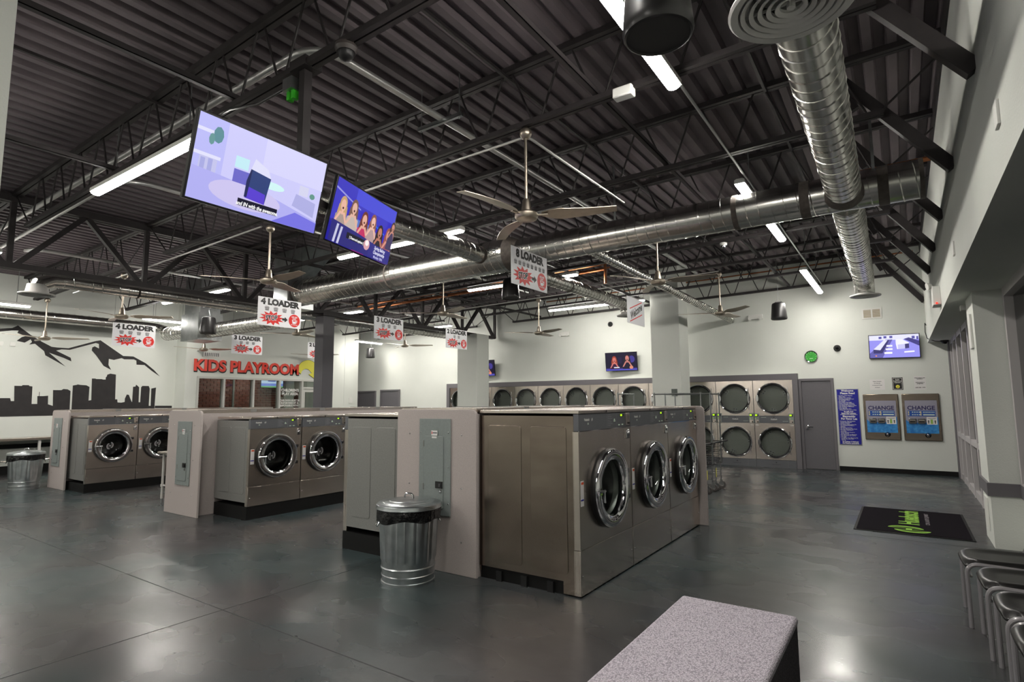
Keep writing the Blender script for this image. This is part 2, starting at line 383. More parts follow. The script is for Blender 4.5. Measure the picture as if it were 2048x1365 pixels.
# mural painted on the left wall  (y, z) outlines
def mural(name, P):
    mb = MB(); n = len(P)
    a = sum(P[i][0]*P[(i+1) % n][1]-P[(i+1) % n][0]*P[i][1] for i in range(n))
    if a < 0: P = P[::-1]
    mb.add([(XLW+.004, y, z) for y, z in P]+[(XLW, y, z) for y, z in P], [tuple(range(n))]+[(i, i+n, (i+1) % n+n, (i+1) % n) for i in range(n)])
    return mb.build(name, BLACKP, wl, smooth=0)
mural('mural_skyline', [(2.2, 1.34), (2.2, 1.72), (2.9, 1.72), (2.92, 2.0), (3.3, 2.0), (3.32, 1.66), (3.9, 1.66), (4.0, 1.7), (4.17, 1.78), (4.34, 1.78), (4.36, 1.71), (4.42, 1.71), (4.4, 2.07), (4.54, 2.07), (4.55, 2.09), (4.67, 2.09), (4.68, 2.07), (4.74, 2.06), (4.75, 1.64), (4.86, 1.64), (4.85, 1.83), (4.88, 1.83), (4.88, 1.93), (4.89, 1.93), (4.89, 1.83), (4.97, 1.83), (5.06, 1.84), (5.07, 1.63), (5.17, 1.59), (5.15, 1.98), (5.32, 1.98), (5.36, 2.01), (5.45, 2.0), (5.51, 1.96), (5.52, 1.47), (5.56, 1.46), (5.55, 2.1), (5.64, 2.12), (5.65, 2.13), (5.7, 2.12), (5.84, 2.11), (5.91, 2.07), (5.91, 1.72), (5.97, 1.73), (5.95, 2.29), (6.03, 2.29), (6.04, 2.28), (6.18, 2.28), (6.19, 2.27), (6.26, 2.27), (6.26, 2.33), (6.28, 2.35), (6.29, 2.4), (6.36, 2.43), (6.49, 2.41), (6.51, 1.75), (6.56, 1.75), (6.57, 1.67), (6.66, 1.66), (6.74, 1.68), (6.74, 1.77), (6.78, 1.88), (6.83, 1.87), (6.87, 1.77), (6.91, 1.68), (6.92, 1.68), (6.92, 2.09), (6.98, 2.1), (6.99, 2.15), (7.02, 2.13), (7.07, 2.08), (7.08, 1.67), (7.12, 1.67), (7.12, 2.08), (7.15, 2.12), (7.31, 2.12), (7.34, 2.05), (7.34, 1.57), (7.39, 1.57), (7.38, 2.05), (7.5, 2.08), (7.49, 1.57), (7.5, 1.43), (7.5, 1.36)])
mural('mural_mountain', [(3.1, 3.2), (3.6, 3.42), (4.05, 3.4), (4.27, 3.44), (4.37, 3.51), (4.62, 3.31), (4.85, 3.16), (5.05, 3.05), (5.17, 3.04), (5.4, 3.04), (5.97, 3.27), (6.08, 3.3), (6.63, 2.92), (6.88, 2.92), (7.2, 2.75), (7.42, 2.57), (7.58, 2.4), (7.37, 2.54), (7.17, 2.7), (6.97, 2.7), (6.96, 2.81), (6.9, 2.84), (6.66, 2.83), (6.6, 2.86), (6.42, 2.8), (6.3, 2.82), (6.3, 2.66), (6.37, 2.53), (6.19, 2.63), (6.01, 2.89), (5.9, 3.02), (5.91, 3.1), (5.96, 3.13), (6.06, 3.08), (6.05, 3.2), (5.98, 3.22), (5.43, 3.0), (5.26, 3.0), (5.15, 2.96), (5.46, 2.8), (5.48, 2.71), (5.31, 2.79), (5.01, 2.9), (5.37, 2.57), (5.19, 2.68), (4.94, 2.83), (4.91, 2.93), (4.72, 3.1), (4.61, 3.07), (4.66, 3.14), (4.63, 3.2), (4.52, 3.11), (4.37, 3.14), (4.46, 3.24), (4.53, 3.27), (4.37, 3.33), (4.39, 3.39), (4.27, 3.38), (4.05, 3.33), (3.6, 3.34)])
mural('mural_stripe', [(7.5, 1.57), (7.95, 1.565), (7.95, 1.5), (7.5, 1.5)]); mural('mural_stripe', [(7.5, 1.43), (7.95, 1.425), (7.95, 1.38), (7.5, 1.38)])
bx('baseboard_left', BLACKM, wl, XLW, XLW+.02, -7, 8.0, 0, .2)
bbk = struct(MB().box(-1.29, .9, YW-.02, YW, 0, .1).box(-21, -13.2, YW-.02, YW, 0, .1).build('baseboard_back', BLACKM, smooth=0))

# ---- doors in the back wall
def wall_door(name, x0, x1, zt, handle):
    d = thing(name, 'grey painted door', 'door'); d['kind'] = 'structure'; del d['category']
    y = YW
    MB().box(x0, x0+.055, y-.07, y+.01, 0, zt).box(x1-.055, x1, y-.07, y+.01, 0, zt).box(x0+.055, x1-.055, y-.07, y+.01, zt-.055, zt).build('door_frame', TRIM, d)
    lf = bx('door_leaf', DOORM, d, x0+.06, x1-.06, y-.045, y+.01, .008, zt-.06)
    if handle:
        h = MB().lathe([(0, 0), (.042, 0), (.045, .01), (.04, .018), (.018, .024), (.016, .05), (0, .05)], (x0+.14, y-.045, .98), (0, -1, 0), 20)
        h.tube([(x0+.14, y-.092, .98), (x0+.2, y-.1, .98), (x0+.26, y-.096, .975)], .011, 8).build('handle', CHROME, lf)
        for z in (.35, 1.05, 1.78): MB().tube([(x1-.062, y-.052, z-.05), (x1-.062, y-.052, z+.05)], .008, 6).build('hinge', TRIM, lf)
    return d
wall_door('door_2', -2.03, -1.3, 2.115, True)
wall_door('door_3', -17.80, -16.78, 2.07, True); wall_door('door_4', -16.5, -15.48, 2.10, True)
tg = bx('restroom_sign', BLACK, None, -18.0, -17.87, YW-.012, YW, 1.5, 1.8); tag(tg, 'small black restroom sign on the wall beside the grey restroom doors', 'sign')
MB().flat(disc(-17.935, 1.72, .025), YW-.014).flat([(-17.97, 1.68), (-17.9, 1.68), (-17.915, 1.61), (-17.955, 1.61)], YW-.014).flat([(-17.98, 1.53), (-17.89, 1.53), (-17.89, 1.56), (-17.98, 1.56)], YW-.014).build('pictogram', WHITE, tg)

# ---- storefront glazing (right wall)
sf = thing('window_2', 'storefront glazing', 'window'); sf['kind'] = 'structure'; del sf['category']
ALU = mat('grey_aluminium', (206, 202, 202), .4, .15)
bx('end_jamb', TRIM, sf, .86, 1.2, 14.85, YW, 0, 2.83)
ym = (8.98, 10.05, 11.1, 12.15, 13.2, 14.05, 14.82)
for i, y in enumerate(ym): bx('mullion', ALU, sf, .88, 1.0, y-.055, y+.055, 0, 2.83)
for a, b in zip(ym[:-1], ym[1:]):
    bx('sill_rail', ALU, sf, .89, .99, a+.055, b-.055, 0, .12); bx('mid_rail', ALU, sf, .885, .99, a+.055, b-.055, .86, .95); bx('head_rail', ALU, sf, .89, .99, a+.055, b-.055, 2.74, 2.83)
    bx('pane', GLASSN, sf, .94, .946, a+.055, b-.055, .95, 2.74); bx('pane', GLASSN, sf, .94, .946, a+.055, b-.055, .12, .86)
w3 = thing('window_3', 'front window by the chairs', 'window'); w3['kind'] = 'structure'; del w3['category']
for y in (8.09, 6.2, 4.3, 2.4): bx('mullion', ALU, w3, .98, 1.12, y-.05, y+.05, .62, 2.83)
ym = (8.09, 6.2, 4.3, 2.4)
for a, b in zip(ym[1:], ym[:-1]):
    bx('head_rail', ALU, w3, .98, 1.12, a+.05, b-.05, 2.73, 2.83); bx('sill_rail', ALU, w3, .98, 1.12, a+.05, b-.05, .62, .72); bx('pane', GLASSN, w3, 1.06, 1.066, a+.05, b-.05, .72, 2.73)
struct(bx('wall_right', WALL, None, 1.0, 1.5, -7, 2.4, .62, 2.83))
struct(bx('ground_outside', BLACKM, None, 1.6, 12, -6, 20, -.3, -.1))

# ------------------------------------------------------------------ roof steel
def joist(yj, x0, x1, label, group, end_r):
    t = thing('roof_joist', label, 'joist', (0, 0, 0), 0, group)
    zt = lambda x: zdeck(x); D = .65
    for dy in (-.032, .032): pass
    MB().bar((x0, yj-.032, zt(x0)-.03), (x1, yj-.032, zt(x1)-.03), .05, .06).bar((x0, yj+.032, zt(x0)-.03), (x1, yj+.032, zt(x1)-.03), .05, .06).build('top_chord', STEELB, t)
    xa, xe = x0+.75, (x1-.5 if end_r else x1-.75)
    MB().bar((xa, yj-.028, zt(xa)-D), (xe, yj-.028, zt(xe)-D), .042, .05).bar((xa, yj+.028, zt(xa)-D), (xe, yj+.028, zt(xe)-D), .042, .05).build('bottom_chord', STEELB, t)
    n = max(2, round((xe-xa)/.67)); P = []
    for k in range(n+1):
        xb = xa+.08+(xe-xa-.16)*k/n
        if k: P.append((xb-(xe-xa)/n*.5-.05, yj, zt(xb)-.04)); P.append((xb-(xe-xa)/n*.5+.05, yj, zt(xb)-.04))
        P.append((xb-.05, yj, zt(xb)-D+.02)); P.append((xb+.05, yj, zt(xb)-D+.02))
    P = [(x0+.1, yj, zt(x0)-.05)]+P+[(x1-.02, yj, zt(x1)-.22)]
    MB().tube(P, .0115, 6).build('web_bar', STEELB, t, smooth=0)
    return t
ORD = ('first', 'second', 'third', 'fourth', 'fifth', 'sixth', 'seventh', 'eighth', 'ninth', 'tenth')
JY = (15.02, 13.34, 11.58, 9.85, 8.1, 6.33, 4.46, 2.6, .74, -1.1)
for i, y in enumerate(JY):
    joist(y, -11.0, XB, 'black open-web roof joist between girder and storefront wall, %s from the back wall' % ORD[i], 'roof joists over the large washers', True)
    joist(y, XLW, -11.0, 'black open-web roof joist between girder and mural wall, %s from the back wall' % ORD[i], 'roof joists over the mural side', False)
# girder truss along the column line
g = thing('girder_truss', 'long black girder truss carrying the joists on the steel column', 'truss', (-11, 0, 0))
MB().box(-.1, -.015, -3, YW, 4.69, 4.80).box(.015, .1, -3, YW, 4.69, 4.80).build('top_chord', STEELB, g)
MB().box(-.085, -.012, -1, 14.95, 3.67, 3.76).box(.012, .085, -1, 14.95, 3.67, 3.76).build('bottom_chord', STEELB, g)
for i, y in enumerate(JY):
    MB().bar((0, y, 3.7), (0, y, 4.75), .07, .07).build('post', STEELB, g)
    for d in (-.93, .93):
        if y+d < 15.1: MB().bar((0, y+.06*d, 3.72), (0, y+d, 4.72), .085, .075).build('diagonal', STEELB, g)
# steel column
t = thing('steel_column', 'dark grey square steel column under the girder behind the washers', 'column', (-11, 8.32, 0))
bx('shaft', mat('column_grey', (84, 82, 88), .45), t, -.15, .15, -.15, .15, 0, 3.62); bx('cap_plate', STEELB, t, -.2, .2, -.2, .2, 3.62, 3.67); bx('base_plate', STEELB, t, -.2, .2, -.2, .2, 0, .02)
# diagonal wall braces
for i, y in enumerate(JY[:-1]):
    t = tag(MB().bar((-.42, y+.11, zdeck(0)-.02), (XB, y+.11, 3.74), .085, .105).build('roof_brace', STEELB), 'black square steel brace running down to the storefront wall, %s from the back wall' % ORD[i], 'brace', 'diagonal wall braces')
    MB().bar((-.2, y+.11, zdeck(0)-.5), (-.42, y+.11, zdeck(0)-.05), .07, .07).build('gusset_strut', STEELB, t)
# bridging bars, conduits and pipes
def pipe(name, pts, r, m, label, cat='conduit', group=None, n=8):
    return tag(MB().tube(pts, r, n).build(name, m), label, cat, group)
def bend(a, b, c, r, n=6):
    a, b, c = Vector(a), Vector(b), Vector(c); u = (a-b).normalized(); w = (c-b).normalized(); P = []
    for k in range(n+1):
        s_ = k/n; P.append(b+u*r*(1-s_)**2+w*r*s_**2)
    return P
for x, y0, y1, lab in ((-2.1, -2, 15, 'steel bridging bar across the joists between the two strip-light rows'), (-4.75, -2, 2.6, 'steel bridging bar ending at the joist that carries the large screens'), (-7.25, -2, 2.6, 'steel bridging bar ending above the long strip light by the near column'), (-5.6, 4.5, 15, 'steel bridging bar across the joists behind the second screen'), (-9.2, 4.5, 15, 'steel bridging bar across the joists beside the girder')):
    z = zdeck(x)-.62
    t = tag(MB().box(x-.025, x+.025, y0, y1, z, z+.006).box(x+.019, x+.025, y0, y1, z, z+.05).build('bridging_bar', STEELB), lab, 'bar')
for x, lab in ((-1.0, 'straight cable bar under the deck close to the storefront wall'), (-3.1, 'straight cable bar under the deck over the large washers'), (-6.4, 'straight cable bar under the deck over the middle aisle')):
    z = zdeck(x)-.07; tag(MB().bar((x, -2, z), (x, 15, z), .03, .03).build('deck_bar', STEELB), lab, 'bar')
CZ = 4.21
pipe('conduit', [(-5.9, 4.52, 4.2)]+[(-3.2, 4.52, 4.235)]+bend((-3.2, 4.52, 4.24), (-2.9, 4.52, 4.24), (-2.9, 4.8, 4.24), .1)+[(-2.9, 6.9, 4.26)], .014, CONDM, 'thin silver conduit along the joist feeding the near ceiling fan')
pipe('conduit', [(-1.40, .3, 4.33), (-1.40, 15, 4.33)], .014, CONDM, 'straight silver conduit above the strip lights by the storefront')
pipe('conduit', [(-14.5, 4.53, 4.0), (-11, 4.53, 4.08), (-7.5, 4.53, 4.17)], .014, CONDM, 'thin silver conduit under the joist between the two fans past the girder')
pipe('conduit', [(-9.0, 8.2, 4.12), (-3.1, 8.2, 4.23)], .014, CONDM, 'thin silver conduit under the joist behind the big duct')
pipe('conduit', [(-12.5, 11.64, 4.05), (-7.4, 11.64, 4.14), (-2.9, 11.64, 4.22)], .014, CONDM, 'thin silver conduit joining the fans nearest the dryers')
pipe('large_conduit', [(-17, 2.69, 4.35), (-11.3, 2.69, 4.5), (-4.4, 2.68, 4.55)]+bend((-4.4, 2.68, 4.55), (-3.76, 2.68, 4.55), (-3.76, 3.4, 4.55), .32, 8)+[(-3.74, 7.5, 4.55), (-3.74, 13, 4.55)], .034, CONDM, 'thick silver conduit with a wide bend above the large screens', n=12)
pipe('large_conduit', [(-17, 2.95, 4.32), (-11.3, 2.95, 4.44), (-8.5, 2.95, 4.5)]+bend((-8.5, 2.95, 4.5), (-8, 2.95, 4.5), (-8, 3.4, 4.5), .4)+[(-8, 13, 4.5)], .028, CONDM, 'silver conduit bending off beside the long strip light', n=12)
pipe('large_conduit', [(-12.4, 3.4, 4.35)]+bend((-12.4, 3.6, 4.35), (-12.4, 3.2, 4.35), (-12.8, 3.2, 4.35), .3)[::-1]+[(-12.4, 8, 4.35), (-12.4, 14, 4.3)], .03, CONDM, 'silver conduit behind the girder over the mural side', n=10)
for i, (y, z, r) in enumerate(((10.25, 4.36, .03), (10.42, 4.40, .022), (10.58, 4.33, .03), (10.8, 4.42, .02))):
    pipe('copper_pipe', [(-12.2, y, z-.12), (-4.9, y, z)]+([(-4.75, y, z), (-4.75, y, z-.4)] if i == 0 else []), r, COPPER, ('copper pipe with a drop at the dryer column', 'thin copper pipe in the bundle under the roof', 'copper pipe in the middle of the bundle under the roof', 'thinnest copper pipe of the bundle, nearest the dryers')[i], 'pipe', 'copper pipes')
pipe('copper_pipe', [(-9, YW-.1, 4.72), (.4, YW-.1, 4.86)], .018, COPPER, 'thin copper pipe along the top of the back wall', 'pipe')
pipe('copper_pipe', [(-2.6, 7.75, 4.3), (.5, 7.75, 4.33)], .03, COPPER, 'copper pipe end poking out behind the big duct at the wall', 'pipe')
def strut_hanger(x, y, z, lab):
    t = thing('strut_hanger', lab, 'hanger', (x, y, z))
    MB().box(-.3, .3, -.02, .02, -.04, -.036).box(-.3, .3, -.02, -.016, -.04, 0).box(-.3, .3, .016, .02, -.04, 0).build('channel', GALV, t)
    for d in (-.26, .26): MB().tube([(d, 0, -.06), (d, 0, zdeck(x)-z)], .006, 6).build('threaded_rod', GALV, t)
strut_hanger(-3.77, 4.2, 4.53, 'galvanised channel hanger under the thick conduit near the fan')
strut_hanger(-6.0, 2.85, 4.44, 'galvanised channel hanger under the conduits behind the large screen')
strut_hanger(-13.2, 5.2, 4.28, 'galvanised channel hanger on two rods behind the girder')
strut_hanger(-13.6, 7.9, 4.26, 'galvanised channel hanger near the plenum on the mural side')

# ------------------------------------------------------------------ ducts
def ring_band(mb, c, axis, r, w): mb.lathe([(r, -w/2), (r+.008, -w/2), (r+.008, w/2), (r, w/2)], c, axis, 32)
def duct_run(t, p0, p1, r, seam=.14, name='duct_pipe', cap=True):
    p0, p1 = Vector(p0), Vector(p1); L = (p1-p0).length; ax = (p1-p0).normalized()
    prof = [(r, 0), (r, L)]
    if cap: prof = [(.001, 0)]+prof+[(.001, L)]
    o = MB().lathe(prof, p0, ax, 40).build(name, DUCTM, t)
    u = ax.cross(Vector((0, 0, 1))).normalized(); w = ax.cross(u); n = int(L/seam*18)
    pts = [p0+ax*(L*k/n)+(u*math.cos(2*PI*k/18)+w*math.sin(2*PI*k/18))*(r+.001) for k in range(n+1)]
    MB().tube(pts, .007, 4).build('spiral_seam', DUCTM, o)
    return o
def diffuser(t, c, r):
    d = MB().lathe([(r*.55, .17), (r*.62, .06), (r*.66, .03), (r, .015), (r*1.02, 0), (r*.98, -.012), (r*.86, -.008), (r*.84, .01)], c, (0, 0, 1), 40).build('diffuser', GREYL, t)
    for k, q in enumerate((.74, .6, .46, .32, .18)): MB().lathe([(r*q, .0), (r*(q+.075), -.012), (r*(q+.08), -.008), (r*(q+.005), .02)], c, (0, 0, 1), 36).build('louvre_ring', GREYL, d)
    MB().lathe([(.001, -.01), (r*.07, -.01), (r*.07, .02), (.001, .02)], c, (0, 0, 1), 20).bar((c[0]-r*.8, c[1], c[2]+.02), (c[0]+r*.8, c[1], c[2]+.02), .01, .012).bar((c[0], c[1]-r*.8, c[2]+.02), (c[0], c[1]+r*.8, c[2]+.02), .01, .012).build('centre_cone', GREYL, d)
    return d
GREYL = mat('diffuser_white', (206, 204, 200), .45)
def elbow(t, a, b, c, r, n=5):
    P = bend(a, b, c, (Vector(a)-Vector(b)).length, n); o = MB().tube(P, r, 32, caps=False).build('elbow', DUCTM, t, smooth=12); return o
D1 = thing('main_duct', 'large round spiral duct crossing the whole room from plenum to storefront wall', 'duct')
duct_run(D1, (-10.42, 7.25, 3.95), (-4.98, 7.25, 3.95), .269); duct_run(D1, (-4.78, 7.25, 3.95), (.34, 7.25, 3.95), .208)
MB().lathe([(.27, 0), (.274, .05), (.215, .17), (.209, .22)], (-5.0, 7.25, 3.95), (1, 0, 0), 40).build('reducer', SEALM, D1)
for x, r, w in ((-1.55, .208, .06), (-.78, .208, .1), (-.02, .208, .1), (-7.6, .269, .03), (-10.4, .269, .05), (.32, .208, .04)):
    mb = MB(); ring_band(mb, (x, 7.25, 3.95), (1, 0, 0), r, w); mb.build('seal_band', SEALM, D1)
for x, r in ((-8.6, .27), (-6.2, .27), (-3.2, .21), (-.1, .21)): MB().bar((x, 7.25+.02, 3.95+r), (x, 7.27, zdeck(x)), .03, .004, up=(0, 1, 0)).build('hanger_strap', GALV, D1)
D2 = thing('storefront_duct', 'round spiral duct running beside the storefront wall with diffusers at both ends', 'duct')
duct_run(D2, (-.33, 3.15, 3.87), (-.385, 7.05, 3.9), .168, .145); duct_run(D2, (-.385, 7.45, 3.9), (-.46, 12.5, 3.87), .168, .145)
elbow(D2, (-.33, 3.17, 3.87), (-.33, 2.98, 3.85), (-.33, 2.97, 3.69), .168); diffuser(D2, (-.33, 2.97, 3.58), .29)
elbow(D2, (-.46, 12.5, 3.87), (-.462, 12.7, 3.85), (-.462, 12.72, 3.68), .168); diffuser(D2, (-.462, 12.72, 3.60), .26)
mb = MB(); ring_band(mb, (-.425, 10.1, 3.885), (0, 1, 0), .168, .03); mb.build('seal_band', SEALM, D2)
MB().lathe([(.171, 0), (.19, .12), (.2, .16)], (-.383, 6.92, 3.9), (0, 1, 0), 36).build('saddle_collar', SEALM, D2)
D3 = thing('branch_duct', 'slim round spiral duct branching off the main duct behind the second screen', 'duct')
duct_run(D3, (-5.41, 3.6, 3.95), (-5.41, 7.03, 3.95), .134, .13)
mb = MB(); ring_band(mb, (-5.41, 6.98, 3.95), (0, 1, 0), .134, .05); mb.build('seal_band', SEALM, D3)
D4 = thing('branch_duct', 'slim round spiral duct running from the main duct towards the dryers past the Welcome sign', 'duct')
duct_run(D4, (-5.41, 7.47, 3.95), (-5.41, 12.6, 3.95), .132, .13); elbow(D4, (-5.41, 12.6, 3.95), (-5.41, 12.8, 3.95), (-5.41, 12.8, 3.75), .132); diffuser(D4, (-5.41, 12.8, 3.68), .22)
mb = MB(); ring_band(mb, (-5.41, 9.9, 3.95), (0, 1, 0), .132, .03); mb.build('seal_band', SEALM, D4)
D5 = thing('vent_pipe', 'thin spiral vent pipe passing the dryer column and ending at the back wall', 'duct')
duct_run(D5, (-3.81, 7.5, 3.94), (-3.5, YW, 3.66), .072, .1)
D6 = thing('girder_duct', 'round spiral duct below the girder with a downturned diffuser at its near end', 'duct')
duct_run(D6, (-11.75, 3.5, 3.72), (-11.75, 13.6, 3.72), .117, .14)
MB().tube([(-11.75, 3.54, 3.72), (-11.75, 3.36, 3.71), (-11.75, 3.21, 3.63), (-11.75, 3.17, 3.49)], [.117, .122, .13, .14], 32, caps=False).build('elbow', DUCTM, D6, smooth=12); diffuser(D6, (-11.75, 3.17, 3.44), .25)
for y in (4.66, 10.4): mb = MB(); ring_band(mb, (-11.75, y, 3.72), (0, 1, 0), .117, .03); mb.build('seal_band', SEALM, D6)
D7 = thing('mural_duct', 'round spiral duct running along above the painted mural wall', 'duct')
duct_run(D7, (-16.72, -1, 3.70), (-16.72, 6.9, 3.70), .125, .15); elbow(D7, (-16.72, 6.9, 3.70), (-16.72, 7.25, 3.70), (-16.3, 7.25, 3.56), .125)
D8 = thing('cross_duct', 'large round spiral duct between the two sheet-metal plenums', 'duct')
duct_run(D8, (-14.06, 7.25, 3.42), (-10.95, 7.25, 3.42), .17, .14); duct_run(D8, (-16.3, 7.25, 3.5), (-14.9, 7.25, 3.48), .17, .14)
t = thing('sheet_metal_plenum', 'vertical sheet-metal plenum at the left end of the main duct', 'plenum', (-10.66, 7.25, 0))
bx('box', GALV, t, -.26, .24, -.32, .32, 3.62, 4.35); MB().add([(-.26, -.32, 4.35), (.24, -.32, 4.35), (.24, .32, 4.35), (-.26, .32, 4.35), (-.26, -.34, 4.8), (.9, -.34, 4.8), (.9, .34, 4.8), (-.26, .34, 4.8)], [(0, 1, 5, 4), (1, 2, 6, 5), (2, 3, 7, 6), (3, 0, 4, 7)]).build('transition', GALV, t, smooth=0)
t = thing('sheet_metal_plenum', 'boxy sheet-metal plenum hanging behind the round speaker on the mural side', 'plenum', (-14.48, 7.25, 0))
bx('box', GALV, t, -.42, .42, -.3, .3, 3.18, 3.85); bx('riser', GALV, t, -.38, .38, -.25, .25, 3.85, 4.752)

# ------------------------------------------------------------------ strip lights
def strip_light(x, y, z, L, along_x, label, group):
    t = thing('strip_light', label, 'light', (x, y, z), 0 if along_x else PI/2, group)
    MB().slab([(-.06, .03), (-.06, .075), (-.035, .09), (.035, .09), (.06, .075), (.06, .03)], -L/2, L/2).build('housing', WHITE, t).rotation_euler = (0, 0, PI/2)
    P = [(.058*math.cos(a), .03+.036*math.sin(a)) for a in [PI+PI*k/8 for k in range(9)]]
    MB().slab(P, -L/2+.02, L/2-.02).build('lens', LAMPM, t).rotation_euler = (0, 0, PI/2)
    for d in (-L*.3, L*.3): MB().tube([(d, 0, .09), (d, 0, zdeck(x)-z+.05)], .006, 6).build('hanger', GALV, t)
    return t
for y, n_ in ((2.6, 'behind the first large screen'), (6.33, 'behind the second large screen'), (9.95, 'behind the 8 LOADER sign'), (13.55, 'nearest the dryers')):
    strip_light(-6.62 if y > 3 else -6.47, y, 4.13, 2.8, True, 'long LED strip light over the middle aisle %s' % n_, 'strip lights across the room')
for y, n_ in ((6.33, 'above the far island by the plenum'), (9.95, 'in front of the playroom'), (13.55, 'at the restroom end')):
    strip_light(-13.05, y, 4.0, 2.86, True, 'long LED strip light on the mural side %s' % n_, 'strip lights across the room')
strip_light(-13.05, 2.6, 4.0, 2.86, True, 'long LED strip light beyond the girder by the near column', 'strip lights across the room')
for x, y, z, L, n_ in ((-1.405, 2.98, 4.21, 3.02, 'beside the hanging black speaker'), (-1.46, 8.53, 4.21, 3.0, 'under the big duct'), (-1.4, 13.2, 4.04, 2.75, 'nearest the back wall')):
    strip_light(x, y, z, L, False, 'LED strip light in line with the storefront aisle %s' % n_, 'strip lights along the storefront aisle')
for y, n_ in ((3.6, 'over the mural skyline'), (7.1, 'at the mural corner'), (14.0, 'by the restroom doors')):
    strip_light(-15.95, y, 3.78, 1.22, False, 'short LED strip light along the mural wall side %s' % n_, 'strip lights along the mural wall')
for y, n_ in ((-1.1, 'just behind the waiting chairs'), (-4.8, 'at the front wall')):
    strip_light(-6.62, y, 4.13, 2.86, True, 'long LED strip light across the front aisle %s' % n_, 'strip lights across the room')
    strip_light(-13.05, y, 4.0, 2.86, True, 'long LED strip light on the front mural side %s' % n_, 'strip lights across the room')
strip_light(-1.4, -2.4, 4.04, 2.88, False, 'LED strip light in line with the storefront aisle at its front end', 'strip lights along the storefront aisle')

# ------------------------------------------------------------------ ceiling fans
def make_fan(label, loc, rz, ztop):
    t = thing('ceiling_fan', label, 'fan', loc, rz, 'three-bladed ceiling fans'); h = ztop-loc[2]
    MB().lathe([(.001, h+.03), (.02, h+.03), (.055, h), (.062, h-.03), (.055, h-.055), (.04, h-.075), (.03, h-.085), (.001, h-.085)], (0, 0, 0), (0, 0, 1), 24).build('canopy', NICKEL, t)
    MB().tube([(0, 0, .1), (0, 0, h-.08)], .0145, 12).build('downrod', NICKEL, t)
    MB().lathe([(.001, .17), (.03, .17), (.036, .16), (.05, .06), (.055, .045), (.1, .035), (.112, .02), (.112, -.01), (.1, -.03), (.06, -.045), (.001, -.05)], (0, 0, 0), (0, 0, 1), 32).build('motor_housing', NICKEL, t)
    for k in range(3):
        a = 2*PI*k/3; mb = MB(); N = 9; vs = []
        for i in range(N):
            s_ = i/(N-1); r = .15+.71*s_; w = (.03+.07*min(1, s_*5))*(1-.5*s_)
            tw = .30-.14*s_; sw = .03*math.sin(PI*s_)
            for j, e in ((0, -.5), (1, .55)):
                for zz in (-.003, .003): vs.append((r, (e*2*w)*math.cos(tw)+sw, .012-(e*2*w)*math.sin(tw)*.9+zz))
        fs = []
        for i in range(N-1):
            p, q = 4*i, 4*i+4
            fs += [(p, q, q+2, p+2), (p+1, p+3, q+3, q+1), (p, p+1, q+1, q), (p+2, q+2, q+3, p+3)]
        fs += [(0, 2, 3, 1), (4*N-4, 4*N-3, 4*N-1, 4*N-2)]
        b = mb.add(vs, fs).build('blade', NICKEL, t); b.rotation_euler = (0, 0, a)
        MB().box(.09, .21, -.016, .016, .0, .008).build('blade_iron', NICKEL, b)
    return t
fans = [((-2.88, 4.46, 3.40), 22, 4.27, 'brushed nickel ceiling fan over the large washers in front of the big duct'),
        ((-7.42, 4.62, 3.37), -3, 4.18, 'brushed nickel ceiling fan hanging below the first large screen'),
        ((-12.1, 4.56, 3.27), 50, 4.09, 'brushed nickel ceiling fan next to the 4 LOADER sign nearest the mural'),
        ((-16.0, 4.52, 3.12), 52, 4.03, 'brushed nickel ceiling fan in front of the painted mountains'),
        ((-2.9, 8.1, 3.38), 3, 4.25, 'brushed nickel ceiling fan just behind the big duct above the laundry carts'),
        ((-7.47, 8.45, 3.38), -23, 4.18, 'brushed nickel ceiling fan below the big duct beside the 3 LOADER sign'),
        ((-12.7, 8.75, 3.38), -10, 4.08, 'brushed nickel ceiling fan below the 4 LOADER sign on the playroom side'),
        ((-16.3, 8.25, 3.15), 40, 4.02, 'brushed nickel ceiling fan right in front of the playroom lettering'),
        ((-2.98, 11.95, 3.40), -41, 4.25, 'brushed nickel ceiling fan near the wall speaker and the right-hand dryers'),
        ((-7.35, 11.9, 3.31), -22, 4.17, 'brushed nickel ceiling fan between the white column and the Welcome sign'),
        ((-12.6, 12.5, 3.36), 34, 4.08, 'brushed nickel ceiling fan in front of the restroom doors'),
        ((-16.3, 12.0, 3.22), 20, 4.02, 'brushed nickel ceiling fan partly behind the dark steel column')]
for l_, a, zt_, lb in fans: make_fan(lb, l_, rad(a), zt_)

# ------------------------------------------------------------------ pendant speakers
def speaker(label, loc, s=1.):
    t = thing('pendant_speaker', label, 'speaker', loc, 0, 'hanging speakers')
    MB().lathe([(.001, .19), (.10, .19), (.128, .175), (.138, .15), (.165, -.13), (.168, -.16), (.16, -.178), (.15, -.182)], (0, 0, 0), (0, 0, 1), 40).build('shell', SPEAK, t)
    MB().lathe([(.152, -.18), (.148, -.172), (.001, -.172)], (0, 0, 0), (0, 0, 1), 40).build('grille', mat('grille_dark', (52, 51, 51), .7), t)
    MB().tube([(-.07, 0, .185), (-.07, 0, .205), (.07, 0, .205), (.07, 0, .185)], .008, 6).build('yoke', BLACK, t)
    h = zdeck(loc[0])-loc[2]+.05
    MB().tube([(-.06, 0, .2), (0, 0, .34), (.06, 0, .2)], .003, 5).tube([(0, 0, .34), (0, 0, h)], .003, 5).build('cable', GALV, t)
    t.scale = (s, s, 1) if s != 1 else (1, 1, 1); return t
speaker('large black pendant speaker hanging in front of the strip light near the round duct diffuser', (-.75, 2.20, 3.33), .88)
speaker('black pendant speaker hanging in front of the sheet-metal plenum', (-12.5, 6.4, 3.33))
speaker('black pendant speaker hanging behind the 8 LOADER sign', (-5.75, 8.35, 3.66))
